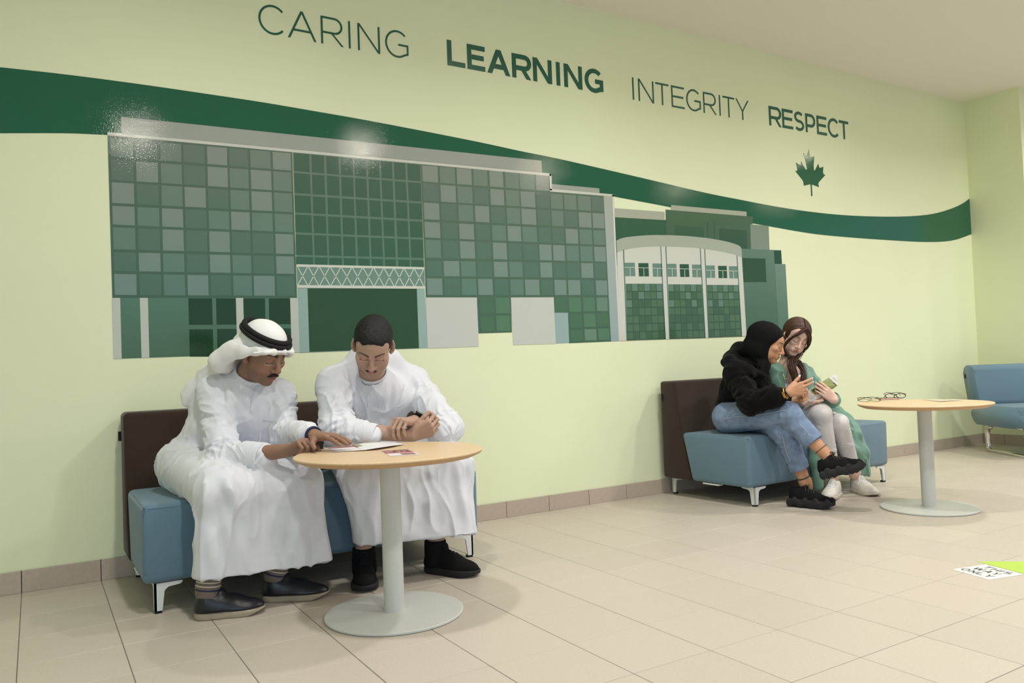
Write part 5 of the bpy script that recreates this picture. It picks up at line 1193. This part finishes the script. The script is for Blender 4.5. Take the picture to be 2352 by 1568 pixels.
    cr = arm_creases((shR, elR, cfR), .07, 26, 41, .007, .010)+arm_creases((shL, elL, cfL), .066, 14, 42, .006, .010)+[(B((1700, 860, -.7), (1712, 880, -.72), (1725, 900, -.74)), .010, .008), (B((1660, 870, -.58), (1668, 895, -.58), (1672, 920, -.58)), .012, .008), (B((1655, 905, -.55), (1670, 912, -.58), (1690, 915, -.62)), .010, .007)]
    hoodie = solid('hoodie', f2, M_hoodie, root, 1, cr, .003, 10, 43, None, [(shR, elR, .09, unit(elR-shR)+v3(.6, -.5, .3), 22, 6, .009, 81), (elR, cfR, .085, (.3, .4, .8), 24, 6, .008, 82), (wst, chest, .17, (.3, -.2, .9), 20, 5, .008, 83)])
    dc = drawn(f2, [(1764, 850), (1766, 858), (1767, 866)], -.75)
    if len(dc) > 1: tubes('drawcord', [(np.array(dc), .003)], M_hoodie, hoodie, 6); tubes('cord_tip', [(np.array([dc[-1], dc[-1]+v3(.002, -.004, -.018)]), .0026)], M_nail, hoodie, 6)
    tubes('belt', [(ringpts(A(1690, 934, -.455), v3(-.12, 0, 1), .132, 40, .90, (.88, .47, 0)), .013, True)], M_black, jeans, 8)
    # headscarf
    w_, S = head.w, head.s; g = Field(head.C-v3(.24, .22, .28), head.C+v3(.24, .24, .2), .0035)
    g.ell(w_(0, -.016, .038), np.array((.086, .106, .100))*S, head.M, .02); g.ell(w_(0, -.060, .045), np.array((.075, .080, .080))*S, head.M, .03); g.ell(w_(0, -.035, -.035), np.array((.080, .082, .085))*S, head.M, .03)
    g.cone(w_(0, -.012, -.06), neckb+v3(0, 0, -.01), .074, .078, .03); g.chain([w_(.0, .02, -.115), A(1752, 842, -.70), A(1748, 856, -.71)], [.036, .036, .026], .03); g.cone(w_(0, -.09, -.05), A(1706, 812, -.54), .055, .05, .04)
    g.ell(w_(0, .070, -.022), np.array((.074, .080, .094))*S, head.M, .006, '-'); g.ell(w_(0, .130, -.03), np.array((.12, .080, .13))*S, head.M, .006, '-')
    hc = [([w_(-.09, .02, .02), w_(-.092, -.04, -.03), A(1712, 815, -.62)], .009, .006), ([w_(-.085, .03, -.04), w_(-.08, .0, -.09), A(1728, 838, -.70)], .008, .006), ([w_(-.08, .04, -.07), w_(-.07, .02, -.11), A(1740, 848, -.72)], .008, .006), ([w_(-.06, -.06, .1), w_(-.09, -.06, .03), w_(-.085, -.08, -.04)], .010, .005)]
    solid('headscarf', g, M_hijab, root, 1, hc, .0025, 16, 51)
    tubes('hairline', [(curve_pts([w_(-.052, .062, .052), w_(-.040, .078, .066), w_(-.015, .088, .074), w_(.015, .088, .074)], 12), .006)], M_blackhair, root, 8)
    wc = lerp(wrR, elR, .02); n = unit(wrR-elR)
    tubes('bangle', [(ringpts(lerp(wrR, elR, .07), n, .0335, 32, .95), .0050, True), (ringpts(lerp(wrR, elR, .12), n+v3(.1, 0, .1), .0345, 32, .95), .0045, True)], M_gold, root, 8); tubes('cord_bracelet', [(ringpts(wc, n+v3(0, .1, .2), .0315, 32), .0030, True)], M_black, root, 6)
    tubes('anklet', [(ringpts(lerp(anR, knR, .20), anR-knR, .0400, 32), .0014, True)], M_black, root, 6); tubes('anklet', [(ringpts(lerp(anL, knL, .10), anL-knL, .0375, 32), .0028, True)], M_band, root, 6)
    # chunky black trainers
    for heel, toe, up, lab in ((A(1886, 1100, -1.085), A(1990, 1078, -1.27), unit(anR-A(1925, 1100, -1.13)), 1), (v3(3.790, -.835, 0), v3(3.862, -1.085, 0), v3(0, 0, 1), 0)):
        o, P, M, L = shoe(root, heel, toe, up, M_blackshoe, M_blacksole, width=.098, height=.105, sole=.040, tip_lift=.012, chunky=True, name='chunky_trainer')
        lz = [curve_pts([P.top(-.024, y_), P.top(-.008, y_+.02, .004), P.top(.008, y_-.01, .004), P.top(.024, y_+.02)], 8) for y_ in (.40, .46, .52, .58)]
        T0 = P.top(0, .42, .004)-P(0, .42, 0)
        tubes('laces', [(l, .0024) for l in lz]+[(curve_pts([P(0, .40, 0)+T0, P(-.016, .36, .014)+T0, P(-.024, .42, .010)+T0, P(0, .42, 0)+T0], 12), .0022), (curve_pts([P(0, .42, 0)+T0, P(.016, .40, .014)+T0, P(.022, .46, .010)+T0, P(0, .43, 0)+T0], 12), .0022)], M_thread if False else mat('flecked_lace', lin(70, 68, 62), rough=.8), o, 6)
        if lab:                                                # pale lettering on the outer side
            bm = bmesh.new(); xx = 0
            for k_, wd in enumerate((.010, .012, .006, .008, .012, .012, .010, .010)):
                c = P(-.0455, .30+xx/L, .058); bx(bm, (0, 0, 0), (.002, wd*.8, .010), M=Matrix.Translation(Vector(c)) @ Matrix(tuple(map(tuple, M.T))).to_4x4()); xx += wd+.002*(k_ in (1, 4))
            q = link('side_lettering', bm_mesh('side_lettering', bm), M_cream, o); q['kind'] = 'stuff'
        else:
            bm = bmesh.new(); prism(bm, [P(-.046, .40, .046), P(-.046, .60, .040), P(-.043, .56, .056), P(-.040, .40, .070)], M[0]*-.0025); link('side_patch', bm_mesh('side_patch', bm), mat('pale_blue_patch', lin(140, 158, 188), rough=.5), o)
    settle(root); return root, tips

LEAF_D = dep(A(1890, 905, -.86))            # how far the held leaflet is from the photographer
# ---------------------------------------------------------------- woman with brown hair
def woman_long_hair():
    root = person(tuple(A(1812, 955, -.42)[:2])+(0,), 'woman with long brown hair in an open sage green robe and white trousers')
    head = Head(A(1827, 775, -.62), (-.53, -.848), 24, 20, .97, True)
    neckb = A(1806, 842, -.54); chest = A(1812, 886, -.49); pelvis = A(1806, 958, -.42)
    shR, shL = A(1788, 858, -.46), A(1850, 862, -.48); elR, elL = A(1812, 925, -.52), A(1882, 916, -.56)
    wrR, wrL = at_d(1848, 924, LEAF_D+.05), at_d(1916, 918, LEAF_D-.028)
    knR, knL = A(1886, 950, -.84), A(1926, 972, -.84); anR, anL = A(1912, 1085, -.82), A(1962, 1085, -.83)
    toR, toL = v3(4.11, -.86, .045), v3(4.405, -.915, .045)
    arms = [(shR, elR, wrR), (shL, elL, wrL)]; hipR, hipL = A(1808, 958, -.46), A(1848, 955, -.42); legs = [(hipR, knR, anR, toR), (hipL, knL, anL, toL)]
    hands = [dict(W=wrR, D=CR*.85+CU*.35, N=-_f*.6+CU, left=False, size=.92, curl=(20, 25, 15), thumb=(0, 10, 10)),
             dict(W=wrL, D=-CR*.72+CU*.62-_f*.10, N=_f, left=True, size=.86, curl=(18, 30, 16), spread=3, thumb=(40, 20, 10), thumb_out=30)]
    skin = (226, 190, 172)
    tips, hf = build_body(root, head, neckb, chest, pelvis, arms, legs, hands, skin, head.paint(skin, (184, 122, 116), None, ((84, 60, 46), .0034, .75)), dict(nose=.92, lips=.72, jaw=.95), armr=(.038, .031, .024), legr=(.064, .048, .034), torso=(.095, .10))
    # white top and trousers
    f = Field(chest-v3(.2, .2, .26), chest+v3(.2, .2, .18), .0045); f.ell(chest, (.130, .116, .12), frame((-.2, -.97, -.2)), .04); f.ell(lerp(chest, pelvis, .6), (.118, .105, .14), k=.05); f.cut(A(1806, 862, -.6), (0.05, -.35, 1))
    solid('white_top', f, M_whitetop, root, 1, [([A(1800, 872, -.6), A(1810, 890, -.6), A(1812, 905, -.6)], .008, .005)], .002, 14, 61)
    f = Field(np.minimum(pelvis, anR)-v3(.25, .30, .02), np.maximum(pelvis, anL)+v3(.25, .3, .2), .0045); f.ell(pelvis+v3(.02, .0, -.005), (.145, .13, .105), k=.04)
    cuR, cuL = lerp(knR, anR, .93), lerp(knL, anL, .93)
    f.chain([hipR, knR, cuR], [.086, .060, .042], .025); f.chain([hipL, knL, cuL], [.084, .060, .042], .010); f.cut(cuR, (0, 0, -1), lo=cuR-.1, hi=cuR+.1); f.cut(cuL, (0, 0, -1), lo=cuL-.1, hi=cuL+.1)
    solid('white_trousers', f, M_whitepants, root, 1, arm_creases((hipR, knR, cuR), .066, 12, 62, .0035, .007)+arm_creases((hipL, knL, cuL), .066, 14, 63, .004, .007), .0015, 12, 64)
    # open robe
    f = Field(A(1780, 1100, -.5)-v3(.25, .55, .10), A(1990, 830, -.5)+v3(.25, .50, .12), .0048)
    cfL, cfR = lerp(elL, wrL, .84), lerp(elR, wrR, .6)
    f.cone(shR, shL, .050, .052, .04); f.ell(chest+v3(0, .05, 0), (.150, .085, .13), k=.05); f.ell(lerp(chest, pelvis, .6)+v3(.0, .04, 0), (.165, .105, .15), k=.05)
    sleeve(f, [shL, lerp(shL, elL, .5)+v3(.01, 0, .0), elL, cfL], [.058, .060, .060, .048], .025); sleeve(f, [shR, elR, cfR], [.062, .062, .055], .03)
    f.chain([A(1779, 834, -.545), A(1784, 850, -.575), A(1790, 872, -.605), A(1798, 905, -.615)], [.020, .038, .044, .044], .03, (_f, .40)); f.chain([A(1846, 842, -.58), A(1850, 872, -.62), A(1856, 910, -.64)], [.028, .040, .045], .03)   # the two front edges
    f.ell(pelvis+v3(.02, .06, .0), (.19, .15, .105), k=.04)
    f.chain([A(1884, 925, -.52), A(1912, 945, -.56), A(1942, 968, -.66), A(1962, 1000, -.76)], [.055, .050, .046, .042], .04)      # skirt of the robe over the seat edge
    for t in np.linspace(0, 1, 5):
        a_ = lerp(A(1922, 962, -.70), A(1958, 985, -.73), t); b_ = lerp(A(1966, 1088, -.76), A(1992, 1082, -.78), t); c_ = lerp(A(1946, 1030, -.77), A(1984, 1040, -.78), t); f.chain([a_, c_, b_], [.036, .030, .022], .03)
    f.chain([A(1870, 1000, -.79), A(1874, 1060, -.79), A(1880, 1115, -.79)], [.035, .035, .03], .03)
    f.cone(neckb+v3(0, -.06, -.06), head.w(0, .02, -.09), .070, .06, .02, None, '-'); f.chain([A(1808, 862, -.66), A(1818, 895, -.66), A(1824, 915, -.68)], [.050, .040, .03], .012, None, '-')
    B = lambda *p: [A(x, y, yy) for x, y, yy in p]
    cr = arm_creases((shL, elL, cfL), .072, 26, 71, .007, .010)+[(B((1940, 975, -.8), (1965, 1030, -.85), (1985, 1085, -.85)), .010, .010), (B((1925, 975, -.78), (1945, 1030, -.82), (1965, 1080, -.82)), .010, .010), (B((1955, 990, -.8), (1980, 1040, -.85), (1996, 1075, -.85)), .008, -.007), (B((1900, 935, -.62), (1930, 955, -.68), (1950, 980, -.76)), .010, .009), (B((1905, 925, -.58), (1935, 945, -.62), (1960, 970, -.7)), .008, .008), (B((1870, 850, -.56), (1880, 880, -.58), (1890, 905, -.6)), .010, .008), (B((1852, 855, -.6), (1858, 885, -.64), (1866, 905, -.66)), .008, .007)]
    robe = solid('green_robe', f, M_green, root, 1, cr, .002, 11, 72, None, [(shL, elL, .09, unit(elL-shL)+v3(.3, -.3, .2), 24, 5, .009, 84), (elL, cfL, .085, (.3, .4, .8), 24, 6, .008, 85), (A(1920, 960, -.7), A(1985, 1090, -.78), .14, A(1985, 1090, -.78)-A(1935, 965, -.7), 20, 3, .012, 86)])
    g = Field(cfL-.1, cfL+.1, .003); u_ = unit(cfL-elL); g.cone(cfL-u_*.02, cfL+u_*.012, .052, .050, .004); g.cut(cfL+u_*.012, u_); g.cone(cfL, cfL+u_*.05, .043, .043, .003, None, '-'); solid('dark_cuff', g, mat('dark_lining', lin(26, 34, 40), rough=.8), robe)
    # hair
    w_, S = head.w, head.s; g = Field(head.C-v3(.24, .24, .36), head.C+v3(.24, .24, .2), .0032)
    g.ell(w_(0, -.020, .040), np.array((.083, .100, .090))*S, head.M, .015); g.ell(w_(0, -.045, -.03), np.array((.080, .070, .085))*S, head.M, .03)
    g.ell(w_(0, .055, -.020), np.array((.060, .075, .085))*S, head.M, .010, '-'); g.ell(w_(0, .10, .010), np.array((.045, .05, .055))*S, head.M, .012, '-')
    solid('hair_cap', g, M_brownhair, root, 1)
    rg = np.random.default_rng(5); st = []; eC, eR = v3(0, -.020, .040), v3(.084, .102, .092)
    for sx in (-1, 1):
        for i in range(230):                                   # combed from the parting down each side
            u0 = rg.uniform(-.97, .97); a1 = rg.uniform(95, 128); pts = []
            for a_ in np.linspace(2, a1, 9):
                t = math.radians(a_); u_ = np.clip(u0-.16*t*(1+.5*(u0 > .6))+.02*rg.normal(), -.98, .98); q = math.sqrt(1-u_*u_); k_ = 1.0+.02*math.sin(t)+.012*rg.uniform()
                pts.append(w_(*(eC+eR*k_*v3(sx*math.sin(t)*q, u_, math.cos(t)*q))))
            st.append((curve_pts(pts, 14), .0024))
    def lock(path, n, spread, r0, r1, seed):
        rg2 = np.random.default_rng(seed); P_ = curve_pts(path, 18)
        for i in range(int(n*2.6)):
            off = rg2.normal(size=3)*spread; off2 = rg2.normal(size=3)*spread*.8; m = int(rg2.uniform(.75, 1)*18)
            st.append((np.array([P_[k]+off*(1-k/17)+off2*(k/17) for k in range(m)]), np.linspace(r0*.5, r1*.5, m)))
    lock([w_(.006, .085, .095), w_(.040, .098, .060), w_(.066, .086, .015), w_(.080, .078, -.04), w_(.082, .078, -.10)], 14, .006, .0045, .0016, 1)      # far side fringe
    lock([w_(.0, .085, .095), w_(-.035, .094, .062), w_(-.062, .076, .015), w_(-.072, .050, -.035), w_(-.068, .02, -.09)], 16, .007, .0045, .003, 2)
    lock([w_(-.030, .094, .055), w_(-.034, .100, .015), w_(-.040, .090, -.035)], 4, .002, .0022, .001, 3)
    lock([w_(-.070, -.03, -.02), w_(-.064, -.005, -.09), A(1818, 836, -.64), A(1825, 862, -.665), A(1830, 890, -.675), A(1826, 908, -.675)], 90, .014, .0048, .0026, 4)
    lock([w_(.062, -.03, -.03), w_(.056, .01, -.10), A(1840, 840, -.63), A(1846, 868, -.66), A(1842, 900, -.67)], 60, .012, .0048, .0024, 6)
    tubes('hair', st, M_brownhair, root, 5)
    nk = curve_pts([A(1794, 842, -.60), A(1800, 862, -.63), A(1804, 872, -.645), A(1808, 860, -.63), A(1814, 840, -.58)], 20); tubes('necklace', [(nk, .0012)], M_gold, root, 6)
    for heel, toe in ((A(1922, 1118, -.80)*v3(1, 1, 0), A(1888, 1140, -.93)*v3(1, 1, 0)), (v3(4.455, -.780, 0), v3(4.372, -1.005, 0))):
        o, P, M, L = shoe(root, heel, heel+unit(toe-heel)*.245, (0, 0, 1), M_sneaker, M_sneaksole, width=.092, height=.095, sole=.024, tip_lift=.008, name='white_sneaker')
        lz = [curve_pts([P.top(-.024, y_), P.top(0, y_+.02, .003), P.top(.024, y_)], 8) for y_ in (.38, .44, .50, .56, .62)]
        tubes('laces', [(l, .003) for l in lz]+[(curve_pts([P.top(-.01, .38, .003), P.top(-.028, .42, .003), P.top(-.040, .42, .004)], 10), .0028), (curve_pts([P.top(.01, .38, .003), P.top(.025, .44, .004), P.top(.038, .46, .004)], 10), .0028)], M_nail, o, 6)
    settle(root); return root, tips
_m1 = man_headcloth(); _m2 = man_short_hair(); _w1 = woman_headscarf(); _w2 = woman_long_hair()
# ================================================================== things on the tables and in the hands
M_print = mat('printed_paper', (1, 1, 1, 1), rough=0.4, spec=0.35, attr='Col')
def sheet(name, quads, parent=None, thick=0.0006):
    """printed card: quads = [(4 points, colour, lift)]; the first is the card itself with real thickness, the rest are printed areas just above it"""
    V, F, C = [], [], []
    for pts, col, lift in quads:
        P_ = [np.asarray(p, float) for p in pts]; n = unit(np.cross(P_[1]-P_[0], P_[-1]-P_[0])); n = n if n@(CAM-P_[0]) > 0 else -n; o = len(V)
        top = [p+n*lift for p in P_]; V += top; F.append(tuple(range(o, o+len(P_)))); C += [lin(*col)]*len(P_)
        if lift == 0:
            V += [p-n*thick for p in P_]; k = len(P_); F.append(tuple(range(o+2*k-1, o+k-1, -1))); C += [lin(*col)]*k
            for i in range(k): F.append((o+i, o+k+i, o+k+(i+1) % k, o+(i+1) % k)); C += [lin(*col)]*4
    me = bpy.data.meshes.new(name); me.from_pydata([tuple(v) for v in V], [], F); at = me.color_attributes.new('Col', 'FLOAT_COLOR', 'CORNER'); at.data.foreach_set('color', np.array(C, np.float32).ravel()); me.update()
    return link(name, me, M_print, parent)
def quadmap(c):
    c = [np.asarray(p, float) for p in c]
    def f(s, t): return (c[0]*(1-s)+c[1]*s)*(1-t)+(c[3]*(1-s)+c[2]*s)*t
    return f
def area(f, s0, t0, s1, t1): return [f(s0, t0), f(s1, t0), f(s1, t1), f(s0, t1)]
Z = lambda x, y, up=0.0012: at_z(x, y, ZT+up)+0
# open leaflet under the man's hand
lf = empty('open_leaflet', tuple(Z(820, 1028))); tag(lf, 'open white folded leaflet lying under a hand on the near table', 'leaflet')
def hang(o, root): o.parent = root; o.matrix_parent_inverse = Matrix.Translation(-root.location); return o
LL = [Z(748, 1030), Z(790, 1017), Z(826, 1014), Z(838, 1033)]
L4 = [Z(776, 1037), Z(742, 1028), Z(808, 1022), Z(837, 1033, .004)]; f = quadmap(L4)
hang(sheet('left_page', [(L4, (226, 222, 220), 0), (area(f, .78, .06, .98, .94), (150, 120, 104), .0004), (area(f, .70, .06, .75, .94), (196, 48, 66), .0004)]), lf)
mid = [(Z(837, 1033, .004), Z(808, 1022, .004)), (Z(868, 1028, .009), Z(836, 1017, .009)), (Z(902, 1023, .008), Z(872, 1015, .006)), (Z(930, 1020, .002), Z(902, 1014, .002))]
q = []
for (a, b), (c, d) in zip(mid, mid[1:]): q.append(([a, c, d, b], (230, 230, 232), 0))
f0 = quadmap([mid[0][0], mid[1][0], mid[1][1], mid[0][1]]); q += [(area(f0, .0, .55, .10, .98), (186, 46, 64), .0005), (area(f0, .12, .6, .5, .95), (150, 158, 110), .0005)]
hang(sheet('right_page', q), lf)
pc = empty('postcard', tuple(Z(918, 1039))); tag(pc, 'small postcard flyer with a reddish picture and red stripe lying alone on the near table', 'flyer')
c4 = [Z(896, 1047), Z(965, 1043), Z(936, 1031), Z(874, 1035)]; f = quadmap(c4)
q = [(c4, (224, 216, 218), 0), (area(f, .02, .52, .98, .98), (150, 104, 104), .0003), (area(f, .0, .44, 1, .52), (198, 52, 66), .0003), (area(f, .45, .08, .92, .36), (150, 106, 102), .0003)]
rg = np.random.default_rng(3)
for _ in range(14):
    s0, t0 = rg.uniform(.03, .85), rg.uniform(.55, .84); q.append((area(f, s0, t0, s0+.11, t0+.10), [(196, 168, 160), (110, 72, 74), (176, 130, 122)][rg.integers(3)], .0005))
hang(sheet('card', q), pc)
# leaflet on the far table
fl = empty('folded_leaflet', tuple(Z(2165, 918))); tag(fl, 'folded white leaflet lying flat on the far table', 'leaflet')
hang(sheet('left_page', [([Z(2118, 917.5), Z(2160, 921.5, .003), Z(2188, 918.5, .006), Z(2152, 916)], (206, 196, 172), 0)]), fl); hang(sheet('right_page', [([Z(2160, 921.5, .003), Z(2211, 919, .001), Z(2192, 916.6), Z(2188, 918.5, .006)], (222, 218, 206), 0)]), fl)
# leaflet held by the women
D = LEAF_D; hl = empty('held_leaflet', tuple(at_d(1885, 893, D))); tag(hl, 'unfolded printed leaflet with green pictures held up between the two women', 'leaflet')
pa = [at_d(1861, 923, D), at_d(1893, 907, D+.004), at_d(1876, 885, D-.004), at_d(1844, 904, D-.012)]; f = quadmap(pa)
q = [(pa, (216, 216, 214), 0), (area(f, .45, .30, .98, .95), (138, 172, 84), .0004), (area(f, .55, .62, .75, .92), (72, 66, 56), .0007), (area(f, .52, .40, .66, .58), (192, 62, 66), .0007), (area(f, .80, .45, .96, .80), (84, 78, 62), .0007)]
for k_ in range(5): q.append((area(f, .08, .18+.14*k_, .40, .22+.14*k_), (150, 150, 152), .0006))
hang(sheet('lower_page', q), hl)
pb = [at_d(1893, 907, D+.004), at_d(1924, 885, D+.010), at_d(1904, 867, D+.016), at_d(1876, 885, D-.004)]; f = quadmap(pb)
q = [(pb, (150, 158, 108), 0), (area(f, .0, .0, .10, 1), (188, 58, 58), .0004), (area(f, .14, .06, .96, .42), (70, 54, 46), .0005), (area(f, .2, .42, .32, .72), (58, 44, 38), .0006), (area(f, .45, .40, .58, .66), (52, 44, 36), .0006), (area(f, .68, .40, .80, .70), (60, 48, 40), .0006), (area(f, .14, .78, .95, .97), (166, 170, 128), .0006)]
hang(sheet('picture_page', q), hl)
pw = [at_d(1904, 867, D+.016), at_d(1924, 885, D+.011), at_d(1922, 859, D+.028)]; pw = [pw[0], lerp(pw[0], pw[1], .5), pw[1], pw[2]]
hang(sheet('text_page', [(pw, (228, 226, 228), 0)]), hl)
q = []
for k_ in range(6): a_ = lerp(at_d(1912, 867, D+.017), at_d(1919, 877, D+.016), k_/5); q.append((a_, a_+CR*.013+CU*.0045))
hang(tubes('print_lines', [([a, b], .0006) for a, b in q], mat('grey_print', lin(150, 150, 156)), None, 4), hl)
# phone and two pairs of spectacles
M_frame = mat('tortoise_frame', lin(52, 38, 30), rough=0.25, coat=0.3, noise=0.4, nscale=120); M_goldrim = mat('brass_rim', lin(170, 140, 84), rough=0.3, metal=0.8)
M_lens = mat('lens_glass', (1, 1, 1, 1), rough=0.02, trans=1.0)
ph = Z(2037, 918, .0); bm = bmesh.new(); bx(bm, (0, 0, .0052), (.132, .064, .0095), .004, 3)
rz = math.atan2(CR[1], CR[0]); phone = link('mobile_phone', bm_mesh('mobile_phone', bm, False), mat('pink_case', lin(206, 164, 150), rough=0.4)); phone.location = ph+np.array([0, 0, .0005]); phone.rotation_euler.z = rz
tag(phone, 'pink cased phone lying between the two pairs of glasses', 'phone')
bm = bmesh.new(); bx(bm, (0, 0, .0103), (.124, .057, .0010), .002, 1); link('screen', bm_mesh('screen', bm), mat('phone_glass', lin(24, 24, 28), rough=0.08), phone)
bm = bmesh.new(); bx(bm, (.055, -.0325, .0055), (.014, .0012, .003)); link('side_button', bm_mesh('side_button', bm), mat('rose_metal', lin(196, 150, 136), rough=.3, metal=.6), phone)
def glasses(loc, rz, tilt, label, m, rx, ry, temple_up, r_=.0016):
    root = empty('eyeglasses', loc, rz); tag(root, label, 'glasses'); c, s_ = math.cos(tilt), math.sin(tilt)
    def W_(x, v, d=0.0): return np.array([x, v*c-d*s_, ry*s_+.0022+v*s_+d*c])      # v along the lens height, d out of the lens plane
    for sx in (-1, 1):
        ring = [W_(sx*.034+rx*math.cos(t)*(1+.05*math.cos(2*t)), ry*math.sin(t)) for t in np.linspace(0, 2*math.pi, 36, endpoint=False)]
        rim = tubes('rim', [(ring, r_, True)], m, root, 8)
        bm = bmesh.new(); cv = [bm.verts.new(W_(sx*.034+rx*.97*math.cos(t), ry*.97*math.sin(t))) for t in np.linspace(0, 2*math.pi, 24, endpoint=False)]; bm.faces.new(cv); link('lens', bm_mesh('lens', bm), M_lens, rim)
        xe = sx*(.034+rx)
        tubes('temple_arm', [(curve_pts([W_(xe, .004), W_(xe+sx*.003, .006, .006), np.array([xe*.95, .03, temple_up]), np.array([xe*.35, .045, temple_up*1.2]), np.array([-xe*.55, .050, temple_up*.7]), np.array([-xe*.8, .052, .0035])], 26), .0017)], m, root, 8)
    tubes('bridge', [(curve_pts([W_(-.034+rx, .003), W_(0, .008), W_(.034-rx, .003)], 10), r_)], m, root, 8)
    return root
glasses(tuple(Z(1998, 922, .0005)), rz, math.radians(14), 'dark glasses with thin brass rims lying at the edge of the far table', M_goldrim, .0285, .024, .020)
for o in [o for o in bpy.data.objects if o.name.startswith('temple_arm')]: o.data.materials[0] = M_frame
glasses(tuple(Z(2057, 915, .0005)), rz, math.radians(58), 'dark tortoiseshell glasses propped up behind the pink phone', M_frame, .027, .017, .030, .0026)
